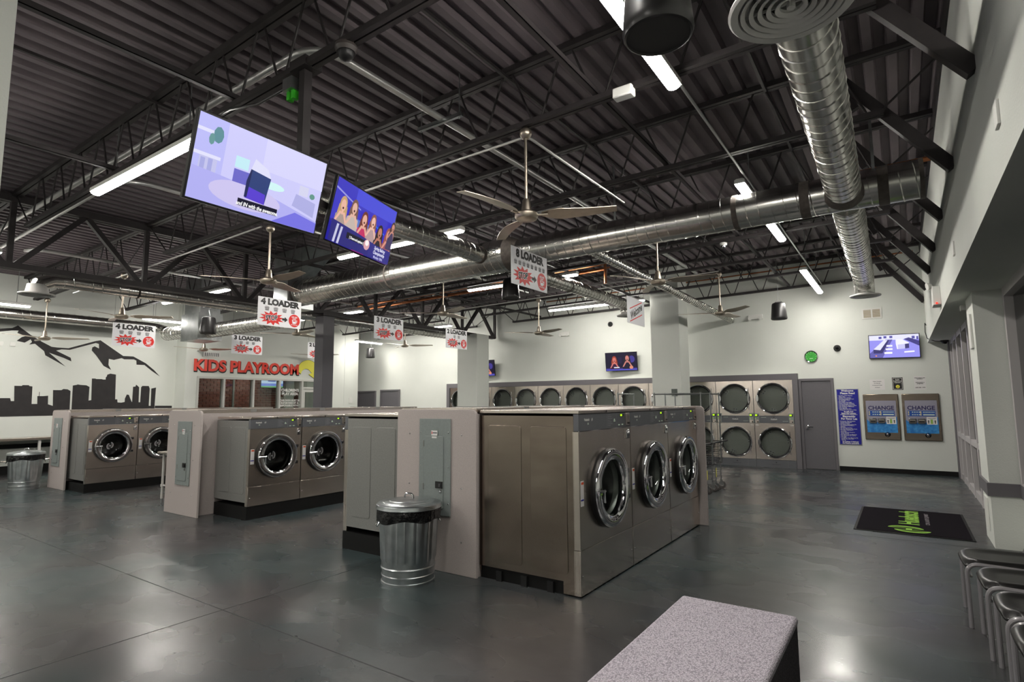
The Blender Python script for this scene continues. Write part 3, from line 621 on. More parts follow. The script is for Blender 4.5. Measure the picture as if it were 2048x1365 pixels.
speaker('black pendant speaker near the green clock on the back wall', (-2.12, 13.5, 3.56))
speaker('black pendant speaker by the restroom doors', (-16.2, 14.3, 3.45))

# ------------------------------------------------------------------ screens
def emat(rgb, s=1.): return mat('screen_%d_%d_%d_%s' % (*rgb, s), rgb, .4, emit=s)
def screen(label, loc, rot, w, h, layers, st=1., texts=(), thick=.034, group='flat screens', br=0):
    t = thing('flat_screen', label, 'screen', loc, 0, group, rot)
    b = .014
    MB().box(-w/2, w/2, 0, thick, -h/2, h/2).box(-w*.3, w*.3, thick, thick+.03, -h*.3, h*.3).build('casing', BLACK, t, bevel=.004)
    mats = []; mb = MB(); idx = {}
    for k, (rgb, poly) in enumerate(layers):
        if rgb not in idx: idx[rgb] = len(mats); mats.append(emat(rgb, st))
        P = [(max(-.5, min(.5, x))*(w-2*b), max(-.5, min(.5, z))*(h-2*b)) for x, z in poly]
        mb.flat(P, -.001-.0004*k, idx[rgb])
    pic = mb.build('picture', mats, t, smooth=0)
    for body, sz, rgb, x, z, kw in texts: text('caption', body, sz, emat(rgb, st), pic, (x*w, -.003-.0004*len(layers), z*h), **kw)
    if br: bx('wall_bracket', BLACK, t, -.12, .12, thick+.03, br, -.1, .1)
    return t
R_ = [(-.5, -.5), (.5, -.5), (.5, .5), (-.5, .5)]
def q4(x0, x1, z0, z1): return [(x0, z0), (x1, z0), (x1, z1), (x0, z1)]
def person(L, x, z, s, skin, hair, top, lean=0.):
    L += [(hair, disc(x, z+.02*s, .052*s, .13*s, 14)), (hair, [(x-.06*s, z), (x+.06*s, z), (x+.075*s, z-.24*s), (x-.075*s, z-.24*s)]),
          (top, [(x-.085*s, z-.17*s), (x-.03*s, z-.13*s), (x+.03*s, z-.13*s), (x+.085*s, z-.17*s), (x+.1*s, z-.6*s), (x-.1*s, z-.6*s)]),
          (skin, disc(x+lean, z, .036*s, .095*s, 14)), (skin, q4(x-.014*s, x+.014*s, z-.15*s, z-.06*s)),
          (skin, [(x-.10*s, z-.3*s), (x-.075*s, z-.3*s), (x-.01*s, z-.12*s), (x-.035*s, z-.1*s)]), (skin, [(x+.10*s, z-.3*s), (x+.075*s, z-.3*s), (x+.01*s, z-.12*s), (x+.035*s, z-.1*s)]),
          ((70, 30, 40), disc(x+lean, z-.045*s, .012*s, .02*s, 8))]
L1 = [((206, 204, 250), R_), ((188, 188, 248), q4(-.5, -.30, -.5, .5)), ((226, 226, 252), q4(-.5, -.34, .30, .34)), ((226, 226, 252), q4(-.5, -.32, .02, .06)), ((226, 226, 252), q4(-.5, -.34, -.18, -.15)),
      ((196, 196, 236), q4(-.46, -.34, -.15, .02)), ((168, 170, 226), q4(-.45, -.42, -.14, .0)), ((168, 170, 226), q4(-.40, -.37, -.14, .01)), ((90, 140, 150), disc(-.36, .31, .035, .10, 9)), ((100, 150, 150), disc(-.40, .24, .02, .07, 8)),
      ((216, 214, 252), q4(-.02, .5, .1, .5)), ((178, 176, 242), [(-.5, -.5), (.5, -.5), (.5, -.34), (.1, -.2), (-.3, -.14), (-.5, -.12)]), ((120, 116, 226), [(.12, -.5), (.5, -.5), (.5, -.36), (.3, -.3)]),
      ((206, 198, 240), disc(-.1, -.30, .27, .16, 24)), ((196, 236, 246), q4(-.22, -.12, .02, .16)), ((108, 104, 200), q4(-.22, -.08, -.16, .0)), ((210, 246, 246), disc(.08, -.06, .1, .05, 14)),
      ((42, 62, 120), [(-.12, -.30), (.04, -.33), (.06, .02), (-.10, .06)]), ((224, 224, 250), [(-.10, .06), (.06, .02), (.03, .12), (-.08, .2)]), ((88, 62, 206), [(-.115, -.31), (.04, -.33), (.035, -.2), (-.11, -.16)]), ((28, 36, 86), [(-.12, -.1), (-.1, .06), (-.09, .05), (-.1, -.3), (-.12, -.3)]),
      ((176, 176, 228), [(.26, -.22), (.46, -.30), (.46, -.1), (.28, -.05)]), ((214, 214, 240), q4(.30, .38, -.05, .08)), ((100, 150, 140), disc(.42, -.02, .025, .04, 8)), ((12, 10, 40), q4(-.16, .15, -.425, -.335))]
screen('large hanging flat screen showing a pale lilac room with a dark box', (-3.496, 2.106, 3.146), (rad(14.36), 0, rad(91.65)), .97, .556, L1, 1.0,
       [('and IN with the awesome.', .036, (250, 250, 250), -.005, -.378, dict(off=.0012, sx=.8, shear=.15))])
L2 = [((54, 50, 190), R_), ((40, 36, 150), q4(-.5, .5, -.5, -.16)), ((70, 74, 214), q4(-.2, .5, .25, .5)), ((40, 120, 230), [(.08, .1), (.36, -.02), (.36, .0), (.08, .13)]), ((150, 150, 220), [(-.5, .33), (-.1, .18), (-.1, .2), (-.5, .36)]), ((90, 120, 200), q4(-.16, .1, -.3, .02))]
for a in ((-.36, .12, 1., (232, 180, 160), (196, 160, 110), (170, 150, 140)), (-.20, .16, 1., (224, 178, 160), (120, 84, 70), (196, 180, 170)), (-.02, .06, 1., (226, 170, 150), (110, 50, 40), (196, 40, 96)), (.12, .10, .92, (232, 184, 166), (140, 84, 70), (180, 150, 150)), (.26, -.02, .95, (186, 120, 100), (40, 24, 26), (36, 28, 40)), (.41, .0, 1., (216, 150, 130), (150, 80, 70), (150, 80, 90)), (.46, .18, .7, (200, 140, 120), (60, 40, 40), (60, 50, 90))): person(L2, *a)
L2 += [((34, 30, 120), [(-.5, -.5), (.5, -.5), (.5, -.3), (-.12, -.2), (-.5, -.16)]), ((200, 200, 226), [(-.44, -.5), (-.41, -.5), (-.39, -.2), (-.42, -.2)]), ((200, 200, 226), [(-.38, -.5), (-.35, -.5), (-.33, -.22), (-.36, -.22)]), ((40, 36, 130), q4(.12, .5, -.5, -.26)), ((10, 8, 30), q4(-.26, .06, -.36, -.26)), ((216, 160, 170), disc(.07, -.32, .05, .09, 16)), ((250, 240, 240), disc(.07, -.29, .03, .05, 12))]
screen('hanging flat screen showing a row of cheering people on a deep blue stage', (-3.886, 3.327, 3.215), (rad(13.6), 0, rad(106.4)), .97, .556, L2, 1.0,
       [('[ Cheers and applause ]', .03, (250, 250, 250), -.1, -.31, dict(off=.001, sx=.75)), ('Spring Baking\nChampionship', .042, (230, 230, 250), .29, -.33, dict(off=.0012, sx=.8, shear=.15)), ('Monday 10/9c', .034, (200, 200, 240), .29, -.44, dict(off=.001, sx=.8))])
# ceiling mount of the two screens
t = thing('screen_mount', 'black ceiling pole mount holding the two large screens', 'mount', (-3.80, 2.62, 0))
bx('pole', STEELB, t, -.035, .035, -.035, .035, 3.1, 4.32); MB().bar((0, 0, 3.2), (.2, -.45, 3.15), .05, .06).build('arm', STEELB, t)
MB().bar((0, 0, 3.26), (-.18, .62, 3.25), .05, .06).build('arm', STEELB, t); bx('clamp', STEELB, t, -.1, .1, -.08, .08, 4.28, 4.36)
t = thing('outlet_box', 'grey junction box with green plugs beside the screen pole', 'electrical box', (-3.93, 2.6, 4.17))
bx('box', GALV, t, -.06, .06, -.06, .06, -.03, .07)
for d in (-.03, .03): bx('plug', mat('plug_green', (60, 190, 40), .5), t, d-.015, d+.015, -.03, .02, -.1, -.03)
pipe('cable', [(-5.3, 2.6, 4.3), (-4.8, 2.56, 4.25), (-4.4, 2.58, 4.18), (-4.0, 2.58, 4.19)], .012, BLACK, 'black cable running along the joist to the outlet box', 'cable')
t = thing('dome_camera', 'dark dome security camera under the joist above the screens', 'camera', (-3.28, 2.6, 4.25))
MB().lathe([(.001, .05), (.08, .05), (.085, .02), (.07, -.01), (.001, -.01)], (0, 0, 0), (0, 0, 1), 24).build('base', mat('camera_brown', (70, 64, 62), .4), t)
MB().lathe([(.062, -.005), (.06, -.03), (.045, -.06), (.02, -.075), (.001, -.078)], (0, 0, 0), (0, 0, 1), 24).build('dome', BLACK, t)
L3 = [((24, 18, 50), R_), ((60, 50, 130), q4(-.5, .5, -.5, -.36)), ((70, 60, 150), disc(.34, .12, .1, .2, 12)), ((40, 30, 70), q4(-.1, .02, -.1, .24))]
person(L3, -.22, .1, 1.5, (226, 130, 120), (170, 70, 50), (60, 24, 60)); person(L3, .2, .18, 1.6, (220, 140, 130), (40, 30, 40), (30, 24, 50))
L3 += [((230, 150, 120), disc(.32, -.34, .06, .1, 10)), ((90, 90, 200), q4(-.5, .5, -.5, -.42)), ((240, 240, 250), q4(-.24, -.06, -.36, -.30))]
screen('wall-mounted flat screen above the dryers showing two people, beside the wide column', (-6.52, 14.98, 2.73), (rad(8), rad(0), rad(6)), .93, .53, L3, .9, br=.16)
screen('wall-mounted flat screen above the dryers half hidden by the white girder column', (-11.45, 14.95, 2.73), (rad(8), 0, rad(6)), .93, .53, L3, .9, br=.16)
L4 = [((150, 146, 236), R_), ((226, 226, 252), q4(-.5, .5, .28, .5)), ((100, 96, 170), [(-.5, -.3), (-.16, .3), (-.02, .3), (-.24, -.5), (-.5, -.5)]), ((226, 226, 250), [(-.42, -.12), (-.2, .28), (-.12, .28), (-.28, -.16)]), ((60, 56, 110), [(-.28, -.16), (-.12, .28), (-.09, .26), (-.24, -.3), (-.42, -.3), (-.42, -.12)]),
      ((236, 236, 252), [(.06, -.14), (.3, -.1), (.3, .14), (.16, .3), (.04, .3), (.04, .1)]), ((200, 198, 240), [(.08, -.14), (.22, -.12), (.22, .08), (.08, .06)]), ((70, 66, 120), [(.22, -.12), (.3, -.1), (.3, .1), (.22, .08)]), ((70, 66, 130), [(.2, .3), (.5, -.02), (.5, .2), (.3, .36)]), ((236, 236, 252), q4(-.15, -.03, -.02, .06)), ((246, 246, 255), q4(-.17, -.03, -.16, -.09)), ((250, 250, 255), q4(-.2, -.04, -.33, -.25)), ((250, 250, 255), [(.2, -.3), (.4, -.28), (.4, -.22), (.2, -.24)]),
      ((90, 86, 160), q4(-.3, -.24, .34, .44)), ((90, 86, 160), q4(-.2, -.14, .36, .46)), ((90, 86, 160), q4(-.08, -.02, .36, .46)), ((90, 86, 160), q4(.36, .42, .3, .42)), ((90, 86, 160), q4(.45, .49, .26, .4)), ((230, 150, 110), disc(-.37, -.41, .02, .03, 8))]
screen('wall-mounted security monitor showing the washer aisles, above the change machines', (-.08, 15.07, 2.785), (rad(6), rad(.8), rad(0)), .945, .53, L4, 1.1, thick=.035, br=.078)
t6 = screen('small flat screen inside the playroom behind the glass', (-19.0, 12.15, 2.43), (0, 0, PI/2), .9, .5, [((120, 140, 230), R_), ((200, 220, 250), q4(-.5, .5, -.2, .1)), ((40, 60, 160), q4(-.2, .15, -.05, .08)), ((120, 190, 120), q4(-.5, .5, -.5, -.4))], .9, br=.3)

# ------------------------------------------------------------------ hanging signs
def basket(mb, x, z, s):
    mb.flat([(x-s, z+.4*s), (x+s, z+.4*s), (x+s, z+.25*s), (x-s, z+.25*s)], -.0045, 0)
    for k in range(6):
        a = -.82+1.64*k/5; mb.flat([(x+s*(a-.09), z+.25*s), (x+s*(a+.09), z+.25*s), (x+s*(a*.75+.08), z-.85*s), (x+s*(a*.75-.08), z-.85*s)], -.0045, 0)
    mb.flat([(x-.8*s, z-.7*s), (x+.8*s, z-.7*s), (x+.75*s, z-.88*s), (x-.75*s, z-.88*s)], -.0045, 0)
    for a in (-.5, 0, .5):
        P = [(x+s*(a+.36*math.cos(v)), z+.4*s+.45*s*math.sin(v)) for v in [PI*k/5 for k in range(6)]]
        Q = [(x+s*(a+.26*math.cos(v)), z+.4*s+.34*s*math.sin(v)) for v in [PI*k/5 for k in range(6)]]
        for k in range(5): mb.flat([P[k], P[k+1], Q[k+1], Q[k]], -.0047, 0)
def loader_sign(num, x, y, z, w, h, label):
    t = thing('loader_sign', label, 'sign', (x, y, z), PI/2, 'hanging loader signs')
    MB().box(-w/2, w/2, -.003, .003, -h/2, h/2).build('board', SIGNW, t)
    text('heading', '%d LOADER' % num, h*.285, SIGNK, t, (0, -.0045, h*.34), off=h*.019, sx=1.13 if num < 8 else 1.02)
    bs = w*(.052 if num < 8 else .04); mb = MB(); basket(mb, 0, 0, bs); b0 = mb.build('basket', SIGNG, t, smooth=0)
    for k in range(num):
        b = b0 if k == 0 else link('basket', b0.data, t); b.location = ((k-(num-1)/2)*w*(.2 if num < 8 else .112), 0, h*.115)
    cx, cz = -w*.18, -h*.22; P = []
    for k in range(24):
        a = 2*PI*k/24+.13; r = 1.0 if k % 2 == 0 else .62
        P.append((cx+w*.29*r*math.cos(a), cz+h*.26*r*math.sin(a)))
    st = MB().flat(P, -.0045).build('starburst', SIGNR, t, smooth=0)
    text('outline', 'STOP', h*.235, SIGNW, st, (cx-.01*w, -.0052, cz), off=h*.022, sx=.8, rot=(0, rad(-6), 0)); text('lettering', 'STOP', h*.235, SIGNK, st, (cx-.01*w, -.006, cz), off=h*.008, sx=.8, rot=(0, rad(-6), 0))
    ax = w*.05; MB().flat([(ax, cz-.035*h), (ax+.06*w, cz-.035*h), (ax+.06*w, cz-.1*h), (ax+.13*w, cz), (ax+.06*w, cz+.1*h), (ax+.06*w, cz+.045*h), (ax, cz+.045*h)], -.0065).build('arrow', SIGNK, t, smooth=0)
    rx = w*.34; rd = MB().flat(disc(rx, cz, w*.135, n=32), -.0045).build('soap_disc', SIGNR, t, smooth=0)
    MB().flat([(rx-.055*w, cz+.03*h), (rx+.04*w, cz+.03*h), (rx+.035*w, cz-.11*h), (rx-.04*w, cz-.11*h)], -.0052).flat([(rx+.04*w, cz+.02*h), (rx+.07*w, cz+.02*h), (rx+.06*w, cz-.08*h), (rx+.036*w, cz-.08*h), (rx+.036*w, cz-.06*h), (rx+.05*w, cz-.06*h), (rx+.055*w, cz), (rx+.04*w, cz)], -.0052).build('measuring_cup', SIGNW, rd, smooth=0)
    MB().flat([(rx-.036*w, cz+.012*h), (rx+.026*w, cz+.012*h), (rx+.024*w, cz-.025*h), (rx-.032*w, cz-.025*h)], -.0056).build('cup_window', SIGNR, rd, smooth=0)
    text('lettering', 'USE LESS\nSOAP', h*.062, SIGNW, rd, (rx, -.0053, cz+.1*h), off=.001); text('lettering', 'No 4-8 Oz Soap', h*.05, SIGNW, rd, (rx, -.0053, cz-.15*h), off=.0008, sx=.8)
    for d in (-w*.475, w*.475): MB().tube([(d, 0, h*.47), (d, 0, zdeck(x)-z)], .002, 5).build('wire', BLACKM, t)
    return t
for num, x, y0, y1, z0, z1, lb in ((8, -3.86, 5.62, 6.47, 3.068, 3.545, 'white hanging sign reading 8 LOADER with eight baskets'),
        (4, -8.92, 5.38, 6.22, 2.95, 3.44, 'white 4 LOADER sign hanging near the dark steel column and the main duct'), (4, -13.5, 4.94, 5.765, 2.84, 3.325, 'white 4 LOADER sign hanging beside the mountain mural'),
        (3, -9.44, 8.42, 9.3, 3.02, 3.52, 'white 3 LOADER sign hanging just right of the dark steel column'), (3, -14.24, 7.91, 8.76, 2.915, 3.41, 'white 3 LOADER sign hanging over the playroom lettering'),
        (2, -15.26, 10.93, 11.78, 3.02, 3.52, 'white 2 LOADER sign partly hidden by the dark steel column'), (2, -9.27, 10.6, 11.43, 2.97, 3.46, 'white 2 LOADER sign hanging in front of the white girder column')):
    loader_sign(num, x, (y0+y1)/2, (z0+z1)/2, y1-y0, z1-z0, lb)
t = thing('welcome_sign', 'white hanging sign with red lines and black script word Welcome', 'sign', (-4.06, 10.08, 3.30), PI/2)
MB().box(-.42, .42, -.003, .003, -.25, .25).build('board', SIGNW, t)
text('lettering', 'Welcome', .2, SIGNK, t, (0, -.0045, 0), off=.006, shear=.35, sx=.78, rot=(0, rad(-24), 0))
for dz in (.115, -.125): MB().add([(-.3, -.0045, dz-.10), (.3, -.0045, dz+.09), (.3, -.0045, dz+.11), (-.3, -.0045, dz-.08)], [(0, 1, 2, 3)]).build('red_line', SIGNR, t)
for d in (-.4, .4): MB().tube([(d, 0, .24), (d, 0, 1.65)], .002, 5).build('wire', BLACKM, t)

# ------------------------------------------------------------------ playroom lettering
t = thing('playroom_lettering', 'red KIDS PLAYROOM lettering with yellow arrow on the wall above the playroom windows', 'lettering', (-16.745, 9.93, 2.72), PI/2)
text('letter_shadow', 'KIDS PLAYROOM', .46, SIGNK, t, (.02, -.004, -.025), ext=.002, off=.03, sx=.98); text('letters', 'KIDS PLAYROOM', .46, REDL, t, (0, -.02, 0), ext=.012, off=.016, sx=.98)
P = []
for k in range(13): a = PI*.97-PI*.78*k/12; P.append((2.10+.43*math.cos(a), -.06+.42*math.sin(a)))
Q = []
for k in range(13): a = PI*.97-PI*.78*k/12; Q.append((2.02+.2*math.cos(a), -.14+.2*math.sin(a)))
A_ = P+[(2.66, .18), (2.52, -.36), (2.12, -.12)]+[(2.24, -.08)]+Q[::-1][2:]
MB().slab(A_, -.012, 0).build('arrow', YELLOW, t, smooth=0)
o = MB().slab([(x+(x-2.2)*.05+.01, z+(z)*.06-.012) for x, z in A_], -.006, 0).build('arrow_outline', SIGNK, t, smooth=0)

# ------------------------------------------------------------------ washers
def make_washer(label, group, Wd, D, z0, zl, zc, zs, zt, doorz, dr, side_m, big):
    """front faces local -y; z0 bottom of face, zl lower seam, zc bottom of control panel, zt top"""
    t = thing('washer', label, 'washer', (0, 0, 0), 0, group); h = Wd/2-.006
    zlid = zt-.03
    body = MB().box(-h, -h+.012, .03, D, z0+(.1 if big else .05), zlid-.02).box(h-.012, h, .03, D, z0+(.1 if big else .05), zlid-.02).box(-h+.012, h-.012, D-.012, D, z0+.05, zlid-.02).build('side_panels', side_m, t)
    for a, b in ((.10, .47), (.55, .93)):
        P = rrect(.03+D*a, .03+(D-.03)*b, z0+.16, zlid-.11, .03)
        for sx in (-1, 1):
            mb = MB().slab(P, 0, .0045); o = mb.build('embossed_panel', side_m, body, bevel=.003); o.rotation_euler = (0, 0, PI/2 if sx > 0 else -PI/2)
            o.location = (sx*(h+.0045), 0, 0) if sx > 0 else (-(h+.0045), .03+D, 0)
            if sx < 0: o.location = (-(h+.0045), .03+D*1.0+.0, 0)
    bx('corner_post', STAIN, t, -h, h, 0, .045, z0, zl-.003).name = 'front_post'
    fp = MB().holed(-h, h, zl+.002, zc-.004, [(0, doorz, dr*.80)], -.018, .02, 40).box(-h, h, 0, .04, zl+.002, doorz-dr).box(-h, -h+.02, -.017, .04, zl+.002, zc-.004).box(h-.02, h, -.017, .04, zl+.002, zc-.004).build('front_panel', STAIN, t)
    bx('lower_panel', STAIN, t, -h, h, -.018, .0, z0, zl-.002, bevel=.003)
    for sx in (-1, 1): MB().lathe([(.001, .005), (.006, .003), (.008, 0)], (sx*(h-.035), -.018, z0+(zl-z0)*.42), (0, -1, 0), 10).build('screw', CHROME, t)
    lid = MB().box(-h, h, -.024, D, zlid, zt).build('lid', STAIN, t, bevel=.004)
    MB().lathe([(.001, .003), (.012, .003), (.012, 0)], (0, -.024, (zlid+zt)/2), (0, -1, 0), 14).build('lock', BLACK, lid)
    cp = bx('control_panel', PANELG, t, -h, h, -.02, .03, zc, zlid-.003, bevel=.003); ch = zlid-zc
    bx('trim_strip', CHROME, cp, -h, h, -.024, -.018, zc-.004, zc+.003)
    text('lettering', 'Huebsch', ch*.21, WHITE, cp, (-Wd*.40, -.0215, zc+ch*.64), off=.0012, sx=.9, align='LEFT')
    mb = MB(); H_emblem(mb, -Wd*.225 if not big else -Wd*.265, zc+ch*.64, ch*.16, -.0215); mb.build('emblem', WHITE, cp, smooth=0)
    text('lettering', '80' if big else '40', ch*.17, LEDW, cp, (-Wd*.335, -.0215, zc+ch*.40), off=.0005)
    mb = MB()
    for k in range(7): mb.flat([(Wd*.03, zc+ch*(.86-.11*k)), (Wd*(.085+.02*((k*7) % 3)), zc+ch*(.86-.11*k)), (Wd*(.085+.02*((k*7) % 3)), zc+ch*(.84-.11*k)), (Wd*.03, zc+ch*(.84-.11*k))], -.0213)
    for x in (.015, .205): mb.flat([(Wd*x, zc+ch*.05), (Wd*x+.002, zc+ch*.05), (Wd*x+.002, zc+ch*.93), (Wd*x, zc+ch*.93)], -.0213)
    mb.build('legend', mat('legend_grey', (160, 160, 164), .5), cp, smooth=0)
    bx('display_window', BLACK, cp, Wd*.28, Wd*.36, -.0225, -.02, zc+ch*.72, zc+ch*.88)
    MB().flat([(Wd*.285, zc+ch*.74), (Wd*.322, zc+ch*.74), (Wd*.322, zc+ch*.86), (Wd*.285, zc+ch*.86)], -.023).build('display_digits', LEDG, cp)
    for x, z, s_ in ((.16, .55, .5), (.16, .45, 1.), (.255, .18, 1.), (.325, .19, 1.)): bx('button', LEDW, cp, Wd*x-.012*s_, Wd*x+.016*s_, -.025, -.02, zc+ch*z-.005, zc+ch*z+.006)
    cm = bx('coin_plate', STAIN, t, Wd*.395, Wd*.475, -.03, -.018, zc+ch*.12, zc+ch*.92, bevel=.003)
    bx('coin_slot', BLACK, cm, Wd*.44, Wd*.444, -.0315, -.03, zc+ch*.5, zc+ch*.75); bx('coin_return', BLACK, cm, Wd*.435, Wd*.465, -.036, -.03, zc+ch*.2, zc+ch*.32)
    cb = bx('coin_box_lock', CHROME, t, Wd*.40, Wd*.47, -.03, -.018, zc-.115, zc-.025, bevel=.004)
    MB().lathe([(.001, .012), (.012, .012), (.02, .006), (.022, 0)], (Wd*.435, -.03, zc-.065), (0, -1, 0), 18).build('key_barrel', CHROME, cb)
    st = bx('safety_sticker', PAPER, t, -h+.02, -h+.075, -.0195, -.018, doorz-.10, doorz+.11)
    bx('orange_band', mat('sticker_orange', (214, 84, 40), .5), st, -h+.03, -h+.072, -.0205, -.0195, doorz+.08, doorz+.10); bx('blue_band', BLUEP, st, -h+.02, -h+.072, -.0205, -.0195, doorz-.055, doorz-.043)
    # door assembly
    dm = MB().lathe([(dr*.98, 0), (dr*1.0, .02), (dr*1.0, .045), (dr*.985, .055)], (0, -.016, doorz), (0, -1, 0), 56).build('door_gasket', BLACK, t)
    dd = MB().lathe([(dr*.99, .035), (dr*.985, .062), (dr*.96, .074), (dr*.90, .078), (dr*.74, .070), (dr*.71, .062), (dr*.695, .045), (dr*.68, .02), (dr*.70, .0)], (0, -.016, doorz), (0, -1, 0), 64).build('door', CHROME, t)
    MB().lathe([(dr*.69, .035), (dr*.67, -.02), (dr*.6, -.07), (dr*.45, -.095), (.001, -.105)], (0, -.016, doorz), (0, -1, 0), 48).build('door_glass', GLASSD, dd)
    hx = -dr*.86
    MB().tube([(hx-.05, -.1, doorz), (hx+.07, -.105, doorz)], .012, 10).box(hx-.02, hx+.03, -.10, -.085, doorz-.03, doorz+.03).tube([(hx+.055, -.105, doorz), (hx+.06, -.105, doorz-.10)], .009, 8).build('door_handle', CHROME, dd)
    for z in (.12, -.12): MB().box(dr*.93, dr*1.03, -.085, -.02, doorz+z-.022, doorz+z+.022).build('hinge', CHROMED, dd, bevel=.004)
    dk = MB().lathe([(dr*.80, -.005), (dr*.77, -.05), (dr*.74, -.06), (dr*.735, -.3), (dr*.70, -.32), (.001, -.33)], (0, -.016, doorz), (0, -1, 0), 40).build('drum', DRUM if big else DARKIN, t)
    mb = MB(); H_emblem(mb, -.02, doorz-.01, dr*.32, .055); e = mb.build('emblem', mat('emblem_grey', (176, 176, 178), .4), dd, smooth=0)
    if not big:
        bx('plinth', BLACKM, t, -Wd/2, Wd/2, -.01, D-.02, 0, z0-.005)
    else:
        bx('kick_frame', BLACKM, t, -h+.02, h, .12, D, .0, z0+.1); 
        bx('toe_panel', STAINS, t, -h, -h+.012, .03, .15, z0, z0+.1)
        for k in range(3): bx('frame_foot', BLACK, t, -h-.004, -h+.03, .25+.27*k, .31+.27*k, 0, .09)
    return t
XA, WA = -2.285, 1.11
wA = make_washer('large stainless washer with brushed side next to the end panel and trash can', 'row of three large washers', WA, 1.04, .013, .378, 1.362, 0, 1.541, .835, .355, STAINS, True)
wA.location = (XA-.018, 4.867, 0); wA.rotation_euler = (0, 0, PI/2)
dup(wA, (XA-.018, 4.867+WA, 0), PI/2, 'large stainless washer in the middle of the row of three'); dup(wA, (XA-.018, 4.867+2*WA, 0), PI/2, 'large stainless washer at the cart end of the row of three')
XBW, WBW = -7.62, .842
wB = make_washer('stainless washer on black plinth beside the grey end panel of the middle island', 'middle island washers', WBW, .86, .183, .451, 1.254, 0, 1.423, .862, .318, GREYS, False)
wB.location = (XBW-.018, 4.975, 0); wB.rotation_euler = (0, 0, PI/2)
for k, n_ in ((1, 'second'), (2, 'third'), (3, 'fourth'), (4, 'fifth')): dup(wB, (XBW-.018, 4.975+k*WBW, 0), PI/2, 'stainless washer on black plinth, %s from the end panel of the middle island' % n_)
for k in range(5): dup(wB, (-12.47-.018, 4.70+k*WBW, -.02), PI/2, 'stainless washer on black plinth, %s from the far island end panel' % ORD[k], 'far island washers')
# washers backing onto the large ones (only their grey flank shows)
for k in range(4):
    c = dup(wB, (-5.294+.018, 4.315+WBW*(k+.5), 0), -PI/2, 'grey-sided washer facing the middle aisle, %s from the trash can' % ORD[k], 'middle aisle washers')
    c.scale = (1, 1, 1.05)

# ------------------------------------------------------------------ island bulkheads
def bulkhead(label, x0, x1, y0, y1, ztop, far=None, inset=.17):
    t = thing('island_bulkhead', label, 'partition', (0, 0, 0), 0, 'washer island bulkheads')
    o = MB().slab(rrect(x0, x1, 0, ztop, .06, corners=(1, 1, 0, 0)), y0, y0+.03).build('end_panel', LAMI, t, bevel=.004)
    for zz in (.3, .8, 1.3):
        for xx in (x0+.18, x1-.18): MB().lathe([(.001, .004), (.007, .002), (.008, 0)], (xx, y0, zz), (0, -1, 0), 10).build('screw', CHROME, o)
    MB().box(x0+.06, x0+.08, y0+.03, y1, 0, ztop-.04).box(x1-inset-.02, x1-inset, y0+.03, y1, 0, ztop-.04).build('side_panel', LAMI, t)
    tp = bx('top_cap', STAIN, t, x0+.03, x1-inset, y0+.03, y1, ztop-.04, ztop+.012)
    k = y0+.9
    while k < y1-.3: bx('cap_joint', GREYS, tp, x0+.025, x1-inset+.005, k-.05, k+.05, ztop-.03, ztop+.02); k += 1.3
    if far: MB().slab(rrect(far[0], far[1], 0, ztop, .06, corners=(1, 1, 0, 0)), y1, y1+.03).build('far_end_panel', LAMI, t, bevel=.004)
    return t
bulkhead('taupe laminate bulkhead between the large washers with the near breaker panel and trash can', -4.38, -3.335, 4.255, 7.655, 1.546, (-4.38, -2.18), .02)
bulkhead('taupe laminate bulkhead of the middle island with its own breaker panel', -9.335, -8.365, 4.25, 8.85, 1.515)
bulkhead('taupe laminate bulkhead of the far island next to the second trash can', -14.05, -13.2, 4.2, 8.6, 1.505)
def breaker(label, x, y, z, s=1.):
    t = thing('breaker_panel', label, 'electrical panel', (x, y, z), 0, 'breaker panels')
    c = MB().box(-.205, .205, -.012, 0, -.465, .465).build('cover', BREAK, t, bevel=.003)
    d = MB().slab(rrect(-.135, .12, -.40, .295, .02), -.02, -.012).build('door', BREAK, t, bevel=.003)
    for z_ in (-.2, .22): MB().tube([(-.137, -.021, z_-.03), (-.137, -.021, z_+.03)], .006, 6).build('hinge', GREYS, d)
    l = bx('latch', BLACK, d, .03, .115, -.032, -.02, -.205, -.14); bx('latch_tab', CHROMED, l, .075, .1, -.037, -.032, -.19, -.155)
    MB().lathe([(.001, .012), (.012, .012), (.016, 0)], (.09, -.02, -.235), (0, -1, 0), 14).build('key_lock', CHROME, d)
    lb = bx('maker_label', PAPER, c, -.035, .045, -.0215, -.0205, .30, .35); bx('red_tick', SIGNR, lb, -.03, -.02, -.022, -.0215, .315, .34); bx('text_line', SIGNG, lb, -.015, .04, -.022, -.0215, .322, .332)
    bx('rating_label', PAPER, c, -.028, .035, -.0215, -.0205, .275, .292)
    for xx in (-.185, .18):
        for zz in (-.35, .0, .33): MB().lathe([(.001, .004), (.006, .003), (.008, 0)], (xx, -.012, zz), (0, -1, 0), 10).build('screw', CHROME, c)
    return t
breaker('grey breaker panel above the near trash can', -3.848, 4.253, .99)
breaker('grey breaker panel on the middle island end panel', -8.81, 4.248, .895); breaker('grey breaker panel on the far island end panel', -13.69, 4.198, .895)

